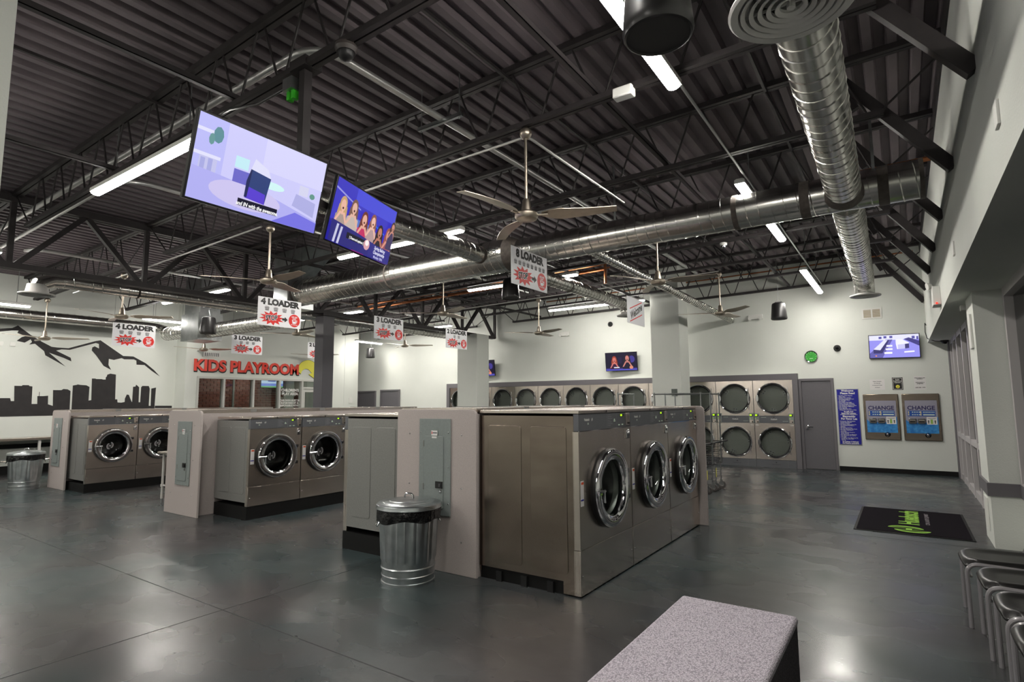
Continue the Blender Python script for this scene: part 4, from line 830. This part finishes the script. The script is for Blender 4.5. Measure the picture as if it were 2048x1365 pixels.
# ------------------------------------------------------------------ trash cans
def trash_can(label, loc, rz):
    t = thing('trash_can', label, 'trash can', loc, rz, 'galvanised trash cans')
    N = 96; prof = [(.245, 0), (.245, .02), (.236, .025), (.238, .06), (.243, .065), (.243, .075), (.238, .08), (.238, .125), (.247, .13), (.249, .14), (.243, .15)]
    mb = MB().lathe([(.001, .005)]+prof, n=48)
    vs = []; rows = [(.15, .243, 0), (.19, .243, 0), (.215, .244, 1), (.56, .262, 1), (.585, .264, 0), (.64, .27, 0), (.655, .276, 0)]
    for z, r, f in rows:
        for k in range(N):
            w = (.5-.5*math.cos(2*PI*k/N*24)); rr = r+(.009*(w > .5) if f else 0)
            vs.append((rr*math.cos(2*PI*k/N), rr*math.sin(2*PI*k/N), z))
    fs = [(i*N+k, i*N+(k+1) % N, (i+1)*N+(k+1) % N, (i+1)*N+k) for i in range(len(rows)-1) for k in range(N)]
    mb.add(vs, fs).build('can_body', GALVC, t, smooth=25)
    # bag folded over the rim
    M = 72; vs = []
    for i, (z, r) in enumerate(((.668, .272), (.665, .289), (.63, .291), (.59, .29), (.56, .286))):
        for k in range(M):
            a = 2*PI*k/M; dr_ = .005*math.sin(9*a+i)+.004*math.sin(17*a+2*i); dz = (-.05*(.5+.5*math.cos(a-2.6))+.012*math.sin(5*a))*(i/4)
            vs.append(((r+dr_)*math.cos(a), (r+dr_)*math.sin(a), z+dz))
    fs = [(i*M+k, i*M+(k+1) % M, (i+1)*M+(k+1) % M, (i+1)*M+k) for i in range(4) for k in range(M)]
    MB().add(vs, fs).build('bin_bag', BAGM, t)
    ld = MB().lathe([(.30, .655), (.303, .66), (.30, .67), (.297, .69), (.285, .70), (.24, .707), (.235, .712), (.18, .717), (.175, .722), (.12, .727), (.06, .732), (.001, .733)], n=56).build('lid', GALVC, t)
    MB().tube([(-.055, 0, .732), (-.052, 0, .76), (-.03, 0, .775), (.03, 0, .775), (.052, 0, .76), (.055, 0, .732)], .008, 8).build('lid_handle', CHROME, ld)
    for a in (-2.2, .94):
        c, s_ = math.cos(a), math.sin(a); P = [(.273*c-y*s_+.0*c, .273*s_+y*c, z) for y, z in ((-.04, .56), (-.045, .53))]
        P = [((.266+e)*c-y*s_, (.266+e)*s_+y*c, z) for y, z, e in ((-.04, .56, 0), (-.05, .52, .02), (-.035, .505, .026), (.035, .505, .026), (.05, .52, .02), (.04, .56, 0))]
        MB().tube(P, .006, 7).build('side_handle', CHROME, t)
    return t
trash_can('galvanised trash can with black bag beside the large washers', (-3.85, 3.90, 0), 0)
trash_can('galvanised trash can with black bag at the far island below the mural', (-14.2, 3.88, 0), .4)

# ------------------------------------------------------------------ folding tables, wall counter
def table(label, x0, x1, y0, y1, z):
    t = thing('folding_table', label, 'table', (0, 0, 0), 0, 'stainless folding tables')
    MB().box(x0, x1, y0, y1, z-.035, z).build('tabletop', STAIN, t, bevel=.006)
    for x in (x0+.06, x1-.06):
        for y in (y0+.08, y1-.08):
            l = MB().tube([(x, y, .09), (x, y, z-.035)], .019, 10).build('leg', WHITE if False else GREYL, t); MB().tube([(x, y, .0), (x, y, .09)], .014, 10).build('foot', CHROME, l)
    for y in (y0+.08, y1-.08): MB().tube([(x0+.06, y, .3), (x1-.06, y, .3)], .012, 8).build('stretcher', GREYL, t)
    for x in (x0+.06, x1-.06): MB().lathe([(.03, -.02), (.032, 0), (.03, .02)], (x, y0+.08, .30), (0, 0, 1), 12).build('collar', GREYL, t)
table('stainless folding table on white legs along the middle island bulkhead', -10.1, -9.40, 4.45, 7.8, .845)
table('stainless folding table on white legs along the far island by the mural', -14.9, -14.1, 4.5, 7.9, .845)
t = thing('wall_counter', 'long stainless counter under the mural skyline', 'counter', (0, 0, 0))
bx('countertop', STAIN, t, XLW, -16.7, -1, 7.2, .80, .86, bevel=.005); bx('apron', BLACKM, t, XLW+.02, XLW+.05, -1, 7.2, .60, .70)
for y in (0., 1.6, 3.2, 4.8, 6.6): bx('leg', GREYL, t, -16.78, -16.73, y-.025, y+.025, 0, .80)
MB().tube([(-16.755, -1, .35), (-16.755, 7.1, .35)], .014, 8).build('foot_rail', STAIN, t)

# ------------------------------------------------------------------ dryers
def make_dryer(label):
    Wd, h = .893, .4445; t = thing('stacked_dryer', label, 'dryer', (0, 0, 0), 0, 'stacked dryers along the back wall')
    ZT, Z1, Z0, R = 2.095, 1.654, .593, .378
    f = MB().holed(-h, h, 1.235, ZT, [(0, Z1, R*.93)], 0, .02, 40).holed(-h, h, .185, 1.055, [(0, Z0, R*.93)], 0, .02, 40).build('front_panel', STAIN, t)
    bx('cabinet', BLACKM, t, -h, h, .62, .64, 0, ZT)
    MB().box(-h, -h+.005, .0, .6, 0, ZT).box(h-.005, h, .0, .6, 0, ZT).build('side_panels', GREYS, t)
    kp = bx('kick_panel', PANELG, t, -h, h, -.002, .02, .0, .18); bx('kick_latch', BLACK, kp, -.1, .1, -.005, -.002, .07, .076); bx('kick_latch', BLACK, kp, -.012, .012, -.005, -.002, .11, .134)
    bx('kick_side', GREYS, kp, h-.19, h-.187, -.004, -.002, .02, .175)
    bd = bx('control_band', PANELG, t, -h, h, -.006, .02, 1.06, 1.23)
    text('lettering', 'Huebsch', .04, WHITE, bd, (0, -.0075, 1.15), off=.0008); bx('band_handle', CHROME, bd, -.07, .07, -.016, -.006, 1.105, 1.115); MB().lathe([(.001, .004), (.011, .004), (.012, 0)], (0, -.006, 1.195), (0, -1, 0), 12).build('band_lock', BLACK, bd)
    mb = MB()
    for sx in (-1, 1):
        for k in range(4): mb.flat([(sx*(.24)+.03*k-.045, 1.19 if sx < 0 else 1.1), (sx*.24+.03*k-.027, 1.19 if sx < 0 else 1.1), (sx*.24+.03*k-.027, 1.198 if sx < 0 else 1.108), (sx*.24+.03*k-.045, 1.198 if sx < 0 else 1.108)], -.0075)
    mb.build('legend', LEDW, bd, smooth=0)
    for sx in (-1, 1):
        c = bx('coin_meter', BREAK, t, sx*.385-.055, sx*.385+.055, -.02, .01, 1.05, 1.29, bevel=.004)
        bx('display_window', BLACK, c, sx*.385-.038, sx*.385+.038, -.023, -.02, 1.215, 1.27); MB().flat([(sx*.385-.035, 1.23), (sx*.385+.012, 1.23), (sx*.385+.012, 1.265), (sx*.385-.035, 1.265)], -.0235).build('display_digits', LEDG, c)
        bx('coin_plate', STAIN, c, sx*.385-.04, sx*.385+.04, -.024, -.02, 1.06, 1.14); bx('coin_slot', BLACK, c, sx*.385+.01, sx*.385+.03, -.027, -.024, 1.07, 1.10)
        MB().flat([(sx*.385-.04, 1.165), (sx*.385-.015, 1.165), (sx*.385-.015, 1.172), (sx*.385-.04, 1.172)], -.0205).build('button', LEDG, c)
        text('number', '25c', .05, WHITE, t, (sx*.385, -.004, 1.01), off=.001)
    for zc, nm in ((Z1, 'upper'), (Z0, 'lower')):
        d = MB().lathe([(R*1.0, 0), (R*1.0, .015), (R*.985, .03), (R*.95, .034), (R*.925, .028), (R*.905, .012), (R*.90, 0)], (0, 0, zc), (0, -1, 0), 64).build('door', CHROME, t)
        MB().lathe([(R*.91, .012), (R*.885, .02), (R*.84, .016), (R*.83, .004)], (0, 0, zc), (0, -1, 0), 56).build('gasket', BLACK, d)
        MB().lathe([(R*.85, .008), (.001, .012)], (0, 0, zc), (0, -1, 0), 48).build('door_glass', GLASSD, d)
        MB().slab(disc(-R*.93, zc, .035, .085, 16), -.045, -.02).build('door_latch', CHROME, d, bevel=.006)
        bx('hinge_bar', CHROME, d, R*.86, R*.90, -.03, 0, zc-.27, zc+.27)
        MB().slab([(R*.8, zc-.30), (R*1.06, zc-.30), (R*1.06, zc+.30), (R*.8, zc+.30), (R*.95, zc+.15), (R*1.0, zc), (R*.95, zc-.15)], -.006, 0).build('hinge_plate', STAIN, d)
        q = MB().lathe([(R*.93, -.002), (R*.93, -.09), (R*.98, -.1), (R*.98, -.55), (.001, -.56)], (0, 0, zc), (0, -1, 0), 40).build('drum', DRUM, t)
        for k in range(3):
            a = rad((25 if nm == 'upper' else 5)+120*k)
            o = MB().slab([(R*.97, -.12), (R*.97, .12), (R*.62, .05), (R*.62, -.05)], .14, .52).build('lifter', mat('plate_steel', (226, 228, 226), .35, .3), q); o.location = (0, 0, zc); o.rotation_euler = (0, -a, 0)
            for hx in (R*.70, R*.84):
                for hz in (-.03, .03): MB().lathe([(.001, .002), (.011, .002), (.011, 0)], (hx, .14, hz), (0, -1, 0), 10).build('vent_hole', BLACK, q).matrix_basis = o.matrix_basis
    return t
XD1 = -2.149
dr0 = make_dryer('stacked dryer next to the grey door, first along the back wall'); dr0.location = (XD1-.4475, 14.98, 0)
for k in range(1, 12): dup(dr0, (XD1-.4475-.895*k, 14.98, 0), 0, 'stacked dryer along the back wall, %s from the grey door' % ('first', 'second', 'third', 'fourth', 'fifth', 'sixth', 'seventh', 'eighth', 'ninth', 'tenth', 'eleventh', 'twelfth')[k])
t = struct(MB().box(-13.03, -2.03, 14.955, 15.05, 2.097, 2.243).box(-2.145, -2.035, 14.955, YW, 0, 2.097).box(-13.03, -12.90, 14.955, YW, 0, 2.097).build('trim_1', TRIM, smooth=0))
struct(bx('wall_over_dryers', WALL, None, -13.03, -2.03, 15.05, YW, 2.1, 2.24))

# ------------------------------------------------------------------ back wall fittings
def change_machine(label, x):
    t = thing('change_machine', label, 'change machine', (x, YW-.032, 1.226), 0, 'change machines'); w, h = .333, .505
    MB().box(-w, w, 0, .03, -h, h).build('bezel', STAINS, t, bevel=.012); fp = MB().box(-w+.05, w-.05, -.006, 0, -.345, .36).build('face_plate', mat('face_lilac', (158, 156, 172), .45), t)
    MB().flat([(-w+.05, -.345), (w-.05, -.345), (w-.05, .02), (w-.12, -.12), (-w+.12, -.12), (-w+.05, -.06)], -.0065).build('blue_field', mat('face_blue', (34, 120, 200), .4, c2=(70, 160, 225), scale=14), fp, smooth=0)
    text('heading', 'CHANGE', .118, mat('change_navy', (44, 40, 92), .5), fp, (0, -.007, .195), off=.0035, sx=1.0)
    bl = MB().box(-.245, .245, -.010, -.006, .02, .14).build('menu_strip', mat('menu_blue', (34, 84, 170), .45), fp)
    mb = MB()
    for i in range(4):
        for j in (0, 1): mb.flat([(-.165+.04*i, .098-.055*j), (-.14+.04*i, .098-.055*j), (-.14+.04*i, .118-.055*j), (-.165+.04*i, .118-.055*j)], -.0105)
    for i in range(8): mb.flat([(.03+.026*i, .098), (.048+.026*i, .098), (.048+.026*i, .118), (.03+.026*i, .118)], -.0105)
    mb.flat([(.03, .04), (.23, .04), (.23, .065), (.03, .065)], -.0105); mb.build('option_icons', LEDW, bl, smooth=0)
    mb = MB()
    for x_ in (-.235, -.02): 
        for z_ in (.035, .085): mb.flat([(x_, z_), (x_+.022, z_), (x_+.022, z_+.042), (x_, z_+.042)], -.0105)
    mb.build('bill_icons', mat('icon_cream', (216, 206, 160), .6), bl, smooth=0)
    for x_ in (-.165, -.005):
        a = bx('bill_acceptor', CHROMED, t, x_-.065, x_+.065, -.03, -.006, -.14, -.03, bevel=.005); bx('bill_slot', BLACK, a, x_-.045, x_+.045, -.034, -.03, -.11, -.08); bx('slot_lip', STAIN, a, x_-.05, x_+.05, -.04, -.03, -.075, -.06)
    n_ = MB().box(.085, .265, -.009, -.006, -.155, .005).build('bill_notice', PAPER, t)
    MB().flat([(.15, -.14), (.19, -.14), (.19, -.045), (.15, -.045)], -.0095).build('banknote', mat('note_green', (150, 190, 90), .6), n_, smooth=0)
    for x_ in (.115, .23): MB().flat([(x_-.008, -.135), (x_+.008, -.135), (x_+.008, -.085), (x_+.018, -.085), (x_, -.06), (x_-.018, -.085), (x_-.008, -.085)], -.0095).build('arrow', SIGNK, n_, smooth=0)
    MB().flat([(.10, -.025), (.25, -.025), (.25, -.02), (.10, -.02)], -.0095).flat([(.11, -.036), (.24, -.036), (.24, -.031), (.11, -.031)], -.0095).build('text_line', SIGNG, n_, smooth=0)
    MB().lathe([(.055, .0), (.05, .025), (.03, .05), (.001, .055)], (.09, .0, -.385), (0, -1, 0), 20).build('coin_cup', CHROMED, t)
    return t
change_machine('stainless change machine nearest the blue rules sign', -.41); change_machine('stainless change machine nearest the storefront glass', .314)
t = thing('rules_sign', 'tall blue sign with white rules in English and Spanish', 'sign', (-1.038, YW-.012, 1.222)); w, h = .222, .635
MB().box(-w, w, 0, .012, -h, h).build('frame', GALV, t); bd = MB().box(-w+.012, w-.012, -.003, 0, -h+.012, h-.012).build('board', BLUEP, t)
text('heading', 'Welcome\nPlease Read', .066, WHITE, bd, (0, -.004, .565), off=.0022, sx=.92, space=.88)
R1 = "• Caution, Clean Slippery\n  When Wet\n• Attend Your Clothes\n• Not Responsible For Lost\n  Or Damaged Items\n• No Dyeing\n• No Rubber Skid Rugs\n• Please Supervise Children\n• No Running/Ball Throwing\n• No Riding Or Sitting In Carts\n• No Climbing In Machines\n• No Loitering\n• Store Machines And\n  Change For Customers Only"
text('rules', R1, .0285, WHITE, bd, (-.195, -.004, .318), off=.0004, align='LEFT', sx=1.0, space=.88); text('closing', 'Be Safe And\nEnjoy Our Laundry', .043, WHITE, bd, (0, -.004, .095), off=.002, sx=.86, space=.9)
bx('divider', WHITE, bd, -.17, .17, -.005, -.003, .045, .052); text('heading', 'Bienvenido\nPor Favor Lea', .062, WHITE, bd, (0, -.004, -.02), off=.0024, sx=.9, space=.88)
R2 = "• Precaucion: Piso Resbaloso\n  Cuando Esta Mojado\n• Atienda Su Ropa\n• No Somos Responsables De\n  Los Articulos Perdidos o\n  Dañados\n• No Colores Su Ropa\n• No Hay Alfombras De Goma\n• Por Favor Supervise A\n  Los Niños\n• No Se Permite Correr o\n  Lanzar Pelotas\n• No Subirse En Las Maquinas\n• No Subirse En Los Carros\n• No Vagar\n• Los Baños Y Las Maquinas De\n  Cambio Son Solo Para\n  Clientes"
text('rules', R2, .0285, WHITE, bd, (-.195, -.004, -.315), off=.0004, align='LEFT', sx=.95, space=.88); text('closing', 'Se Cuidosa Y Disfrutar\nDe Nuestra Lavanderia', .038, WHITE, bd, (0, -.004, -.582), off=.0018, sx=.9, space=.9)
def notice(label, x0, x1, z0, z1, lines, m=PAPER):
    t = thing('wall_notice', label, 'notice', ((x0+x1)/2, YW-.004, (z0+z1)/2)); w, h = (x1-x0)/2, (z1-z0)/2
    MB().box(-w, w, 0, .004, -h, h).build('sheet', m, t)
    for body, s_, z, mm in lines: text('print', body, s_, mm, t, (0, -.0015, z), off=.0008, space=.85)
    return t
notice('small white paper notice above the change machine nearest the rules sign', -.588, -.305, 1.83, 2.06, [('Video Cameras', .026, .07, SIGNG), ('For Security', .024, .03, SIGNG), ('In Use at all Times', .024, -.015, SIGNG), ('24 Hours', .024, -.065, SIGNG)])
t = notice('black framed Smile You are on Camera sign with a yellow face', -.165, .03, 1.82, 2.095, [('Smile\nYou\'re on\nCamera', .036, .055, WHITE)], SIGNK)
MB().slab(rrect(-.085, .085, -.125, .125, .01), -.001, 0).build('border', WHITE, t); MB().slab(rrect(-.078, .078, -.118, .118, .008), -.0012, 0).build('field', SIGNK, t)
f_ = MB().flat(disc(0, -.065, .036), -.002).build('smiley', YELLOW, t, smooth=0); MB().flat(disc(-.012, -.055, .004, .007, 10), -.0025).flat(disc(.012, -.055, .004, .007, 10), -.0025).flat([(-.018, -.072), (.018, -.072), (.01, -.084), (-.01, -.084)], -.0025).build('face', SIGNK, f_, smooth=0)
notice('white paper notice with Information and Question lines nearest the storefront', .232, .44, 1.815, 2.11, [('Information and\nQuestion', .028, .10, SIGNK), ('Informacion y\npreguntas', .028, .0, SIGNK), ('(469) 608 - 5993', .026, -.10, SIGNK)])
t = thing('wall_clock', 'round green wall clock with silver rim', 'clock', (-1.73, YW, 2.64))
MB().lathe([(.145, 0), (.148, .02), (.14, .035), (.125, .03), (.122, .015)], (0, 0, 0), (0, -1, 0), 40).build('rim', CHROME, t); fc = MB().flat(disc(0, 0, .124, n=36), -.014).build('face', mat('clock_green', (60, 176, 60), .5), t, smooth=0)
mb = MB()
for k in range(12): a = PI*k/6; mb.flat(disc(.105*math.cos(a), .105*math.sin(a), .006, n=8), -.015)
mb.build('hour_marks', WHITE, fc, smooth=0)
MB().bar((0, -.018, 0), (-.07, -.018, .055), .004, .007, up=(0, 1, 0)).build('minute_hand', SIGNK, t); MB().bar((0, -.018, 0), (.03, -.018, .045), .004, .009, up=(0, 1, 0)).build('hour_hand', SIGNK, t); MB().flat([(-.035, -.05), (.035, -.05), (.035, -.04), (-.035, -.04)], -.015).build('maker_text', WHITE, fc, smooth=0)
def dome(label, loc, ax):
    t = thing('dome_camera', label, 'camera', loc)
    MB().lathe([(.075, 0), (.075, .02), (.06, .035), (.001, .035)], (0, 0, 0), ax, 24).build('base', BLACK, t); MB().lathe([(.052, .03), (.048, .055), (.03, .075), (.001, .082)], (0, 0, 0), ax, 24).build('dome', mat('smoked_dome', (18, 18, 20), .12), t)
dome('black dome camera on the back wall between the green clock and the monitor', (-1.18, YW, 2.81), (0, -1, 0)); dome('black dome camera under the bulkhead soffit by the monitor', (.80, 14.75, 2.83), (0, 0, -1))
t = thing('dome_camera', 'white dome camera under the joist near the dryer column', 'camera', (-2.35, 9.85, 4.24)); MB().lathe([(.06, .06), (.062, .03), (.05, .01), (.001, .01)], (0, 0, 0), (0, 0, 1), 20).build('base', WHITE, t); MB().lathe([(.045, .015), (.04, -.02), (.001, -.04)], (0, 0, 0), (0, 0, 1), 20).build('dome', CHROMED, t)
dome('small black dome camera on the back wall behind the Welcome sign', (-6.9, YW, 3.85), (0, -1, 0))
t = thing('wall_vent', 'white double wall vent above the security monitor', 'vent', (-.45, YW, 3.56)); MB().box(-.19, .19, -.015, 0, .09, .12).box(-.19, .19, -.015, 0, -.12, -.09).box(-.19, -.16, -.015, 0, -.09, .09).box(.16, .19, -.015, 0, -.09, .09).box(-.015, .015, -.015, 0, -.09, .09).build('frame', WHITE, t)
for x0 in (-.16, .015):
    bx('duct_opening', mat('vent_tan', (176, 164, 140), .7), t, x0, x0+.145, -.003, -.001, -.09, .09)
    for k in range(5): bx('louvre', WHITE, t, x0, x0+.145, -.012, -.004, -.075+.035*k, -.07+.035*k)
def emergency(label, loc, rz=0):
    t = thing('emergency_light', label, 'emergency light', loc, rz, 'emergency lights'); bx('case', WHITE, t, -.17, .17, -.06, 0, -.06, .06, bevel=.008)
    for x in (-.12, .12): MB().lathe([(.03, 0), (.045, .03), (.047, .04), (.001, .035)], (x, -.06, -.03), (0, -1, -.2), 18).build('lamp_head', WHITE, t)
emergency('white twin-head emergency light on the back wall beside the wall speaker', (-2.92, YW, 3.7)); emergency('white twin-head emergency light on the back wall over the middle dryers', (-8.42, YW, 3.67))
t = thing('exit_light', 'white exit light box with lamp head and red indicator on the bulkhead', 'emergency light', (XB, 9.9, 3.05)); bx('case', WHITE, t, -.09, 0, -.17, .17, -.13, .13, bevel=.006); bx('indicator', mat('led_red', (255, 40, 20), emit=2.), t, -.06, -.04, -.19, -.17, -.12, -.10); MB().lathe([(.03, 0), (.05, .04), (.052, .055), (.001, .05)], (-.09, -.05, .16), (-1, -.3, -.2), 18).build('lamp_head', WHITE, t)
for y, z, lb in ((3.9, 3.15, 'white wall speaker plate on the bulkhead nearest the front'), (7.1, 3.12, 'small white outlet plate on the bulkhead')): tag(bx('wall_plate', WHITE, None, XB-.015, XB, y-.05, y+.05, z-.07, z+.07, bevel=.003), lb, 'plate')
pipe('cable', [(XB-.02, 14.6, 3.15), (XB-.04, 14.6, 3.2), (XB-.05, 14.5, 3.0), (XB-.03, 14.4, 2.86), (XB+.1, 14.6, 2.81), (.8, 14.7, 2.8)], .008, BLACK, 'black cable from the bulkhead outlet to the soffit camera', 'cable')
tag(bx('sensor_box', WHITE, None, .7, .86, 9.3, 9.42, 2.76, 2.83, bevel=.006), 'white sensor box under the soffit beside the pilaster', 'sensor')
t = thing('emergency_lamp', 'white sensor lamp on the joist near the storefront strip lights', 'sensor', (-1.83, 4.42, 4.30)); bx('case', WHITE, t, -.09, .09, -.05, .05, -.05, .04, bevel=.012)
tag(bx('wall_panel', WHITE, None, .712, .724, 8.45, 8.75, .13, .5, bevel=.004), 'white access panel low on the pilaster', 'panel')
tag(bx('door_closer', WHITE, None, .70, .724, 8.4, 8.6, 2.2, 2.6, bevel=.004), 'white cover box high on the pilaster', 'box')
tag(bx('sign_holder', glass('acrylic', (240, 244, 244), .8), None, -4.62, -4.48, 13.585, 13.6, 1.72, 1.9), 'clear acrylic sign holder on the wide column by the dryers', 'sign holder')
tag(bx('wall_plate', WHITE, None, -16.74, -16.725, 13.8, 13.95, 1.6, 1.8, bevel=.003), 'small thermostat plate on the playroom column', 'plate')
for y in (4.08, 4.30): tag(bx('outlet_plate', WHITE, None, XLW, XLW+.012, y-.05, y+.05, 3.0, 3.1, bevel=.003), 'white outlet plate under the mountain mural %s' % ('farther from the fan' if y < 4.2 else 'closer to the painted peak'), 'plate', 'mural wall outlets')
t = thing('wall_vent', 'white wall vent above the KIDS lettering', 'vent', (-16.748, 8.72, 3.05), PI/2); bx('frame', WHITE, t, -.26, .26, -.015, 0, -.06, .08)
for k in range(8): bx('slot', SIGNG, t, -.21+.055*k, -.185+.055*k, -.017, -.015, -.04, .06)

# ------------------------------------------------------------------ laundry carts
def make_cart(label):
    t = thing('laundry_cart', label, 'cart', (0, 0, 0), 0, 'wire laundry carts'); L, w = .82, .42; zt_, zb_ = .86, .46
    mb = MB()
    def loop(z, k): return [(-L/2*k, -w/2*k, z), (L/2*k, -w/2*k, z), (L/2*k, w/2*k, z), (-L/2*k, w/2*k, z)]
    for i, z in enumerate((.86, .78, .70, .62, .54, .46)):
        P = loop(z, 1-.10*(i/5))
        for a in range(4): mb.tube([P[a], P[(a+1) % 4]], .005 if i else .009, 5)
    A, B = loop(.86, 1), loop(.46, .9)
    for a in range(4):
        for k in range(0, 13 if a % 2 == 0 else 7):
            s_ = k/(12 if a % 2 == 0 else 6); p = Vector(A[a]).lerp(Vector(A[(a+1) % 4]), s_); q = Vector(B[a]).lerp(Vector(B[(a+1) % 4]), s_); mb.tube([p, q], .003, 4)
    for k in range(13): x = -L*.45+L*.9*k/12; mb.tube([(x, -w*.45, .46), (x, w*.45, .46)], .003, 4)
    mb.build('wire_basket', CHROMED, t, smooth=0)
    MB().tube([(L/2+.02, -w/2-.02, .86), (L/2+.06, -w/2-.02, .875), (L/2+.065, 0, .88), (L/2+.06, w/2+.02, .875), (L/2+.02, w/2+.02, .86)], .016, 10).build('handle', BLACK, t)
    for sx in (-1, 1):
        for sy in (-1, 1):
            x, y = sx*L*.42, sy*w*.42
            l = MB().tube([(x, y, .50), (x, y, .44), (x, y, .15)], .012, 8).build('leg', CHROME, t)
            c = MB().lathe([(.02, .12), (.022, .14), (.02, .16)], (x, y, 0), (0, 0, 1), 10).box(x-.025, x+.045, y-.022, y-.018, .055, .13).box(x-.025, x+.045, y+.018, y+.022, .055, .13).build('caster_fork', GALV, t)
            MB().lathe([(.015, -.018), (.06, -.016), (.066, -.01), (.066, .01), (.06, .016), (.015, .018)], (x+.02, y, .066), (0, 1, 0), 24).build('wheel', RUBBER, c); MB().lathe([(.001, -.02), (.03, -.02), (.03, .02), (.001, .02)], (x+.02, y, .066), (0, 1, 0), 18).build('hub', GREYL, c)
    for sx in (-1, 1): MB().tube([(sx*L*.42, -w*.42, .24), (sx*L*.42, w*.42, .24)], .009, 7).build('stretcher', CHROME, t)
    for sy in (-1, 1): MB().tube([(-L*.42, sy*w*.42, .3), (L*.42, sy*w*.42, .3)], .008, 7).build('stretcher', CHROME, t)
    for sx in (-1, 1): MB().tube([(sx*L/2, 0, .50), (sx*L/2, 0, 1.76)], .0125, 8).build('rack_post', GALV, t)
    MB().tube([(-L/2-.02, 0, 1.735), (L/2+.02, 0, 1.735)], .0125, 8).build('hanging_rail', GALV, t)
    bx('yellow_label', YELLOW, t, L*.42+.011, L*.42+.014, -w*.42-.012, -w*.42+.012, .24, .40)
    return t
ct = make_cart('wire laundry cart at the dryer end of the cart row beyond the large washers'); ct.location = (-3.22, 10.86, 0)
dup(ct, (-3.24, 10.36, 0), 0, 'wire laundry cart in the middle of the cart row beyond the large washers'); dup(ct, (-3.26, 9.86, 0), 0, 'wire laundry cart nearest the large washers in the cart row'); dup(ct, (-3.95, 9.25, 0), rad(94), 'wire laundry cart hidden behind the island except for its hanging rack')

# ------------------------------------------------------------------ waiting chairs
def make_chair(label):
    t = thing('waiting_chair', label, 'chair', (0, 0, 0), 0, 'row of waiting chairs')   # faces local -y
    sw = .245
    for sx in (-1, 1):
        x = sx*sw; P = [(x, -.20, 0), (x, -.20, .36)]+bend((x, -.20, .36), (x, -.20, .44), (x, -.10, .44), .075)+[(x, .0, .437), (x, .20, .43)]
        MB().tube(P, .0145, 10).build('front_leg', CHAIRF, t); P = [(x, .26, 0), (x, .20, .25), (x, .17, .43), (x*.96, .24, .62), (x*.94, .30, .86)]
        MB().tube(P, .0145, 10).build('rear_leg', CHAIRF, t)
    MB().tube([(-sw, -.2, .39), (-sw*.85, -.185, .35), (-sw*.5, -.17, .325), (0, -.165, .32), (sw*.5, -.17, .325), (sw*.85, -.185, .35), (sw, -.2, .39)], .009, 8).build('front_stretcher', CHAIRF, t)
    MB().tube([(-sw, .19, .36), (sw, .19, .36)], .009, 8).build('rear_stretcher', CHAIRF, t)
    nx, ny = 24, 20; vs = []
    sm = lambda t, a, b: (lambda q: q*q*(3-2*q))(max(0, min(1, (t-a)/(b-a))))
    for j in range(ny+1):
        v = j/ny
        for i in range(nx+1):
            u = -1+2*i/nx; x = u*.235*(1-.12*max(0, .25-v)*4*abs(u)**4); y = -.235+.45*v+(.03*abs(u)**3 if v < .2 else 0)
            rho = (abs(u)**4+max(0, 1-v/.5)**4)**.25; z = .449+.016*sm(rho, .45, .86)-.042*sm(rho, .84, 1.1)+.01*v
            vs.append((x, y, z))
    fs = [(j*(nx+1)+i, j*(nx+1)+i+1, (j+1)*(nx+1)+i+1, (j+1)*(nx+1)+i) for j in range(ny) for i in range(nx)]
    o = MB().add(vs, fs).build('seat', SEATM, t, smooth=80); s_ = o.modifiers.new('shell', 'SOLIDIFY'); s_.thickness = .022; s_.offset = -1; b = o.modifiers.new('round', 'SUBSURF'); b.levels = 1; b.render_levels = 1
    vs = []
    for j in range(9):
        v = j/8
        for i in range(nx+1):
            u = -1+2*i/nx; vs.append((u*.225*(1-.1*v), .235+.11*v-.0+.035*(1-u*u), .60+.30*v-.03*abs(u)**3*(1 if v > .8 else 0)))
    fs = [(j*(nx+1)+i, j*(nx+1)+i+1, (j+1)*(nx+1)+i+1, (j+1)*(nx+1)+i) for j in range(8) for i in range(nx)]
    o = MB().add(vs, fs).build('backrest', SEATM, t, smooth=80); s_ = o.modifiers.new('shell', 'SOLIDIFY'); s_.thickness = .02; b = o.modifiers.new('round', 'BEVEL'); b.width = .007; b.segments = 3
    return t
CY = (5.56, 4.985, 4.40, 3.83, 3.25, 2.67)
ch = make_chair('black shell waiting chair on grey legs nearest the pilaster'); ch.location = (.50, CY[0], 0); ch.rotation_euler = (0, 0, -PI/2)
for k in range(1, 6): dup(ch, ((.50, .56, .59, .60, .62, .63)[k], CY[k], 0), -PI/2, 'black shell waiting chair on grey legs, %s from the pilaster' % ORD[k])

# ------------------------------------------------------------------ bench and door mat
t = thing('carpeted_bench', 'low bench covered in light grey loop carpet with dark sides', 'bench', (-.86, 2.5, 0))
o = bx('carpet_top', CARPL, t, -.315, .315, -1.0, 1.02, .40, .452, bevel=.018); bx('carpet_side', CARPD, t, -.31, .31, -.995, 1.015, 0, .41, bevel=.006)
t = thing('door_mat', 'black entrance mat with green brand lettering on the concrete floor', 'mat', (0, 0, 0))
MB().box(-.615, .585, 8.43, 10.24, 0, .008).build('rubber_border', BLACKM, t, bevel=.003); MB().box(-.585, .555, 8.46, 10.21, .008, .013).build('pile', MATB, t)
o = text('lettering', 'Huebsch', .30, GREENL, t, (-.025, 9.58, .0145), off=.01, sx=1.0, rot=(-PI/2, 0, PI/2))
mb = MB(); H_emblem(mb, 0, 0, .34); o = mb.build('emblem', GREENL, t, smooth=0); o.location = (-.04, 8.72, .0145); o.rotation_euler = (-PI/2, 0, PI/2)
text('tagline', 'COIN LAUNDRY EQUIPMENT', .062, mat('mat_grey', (140, 134, 140), .8), t, (.165, 9.55, .0145), off=.001, sx=1.05, rot=(-PI/2, 0, PI/2))
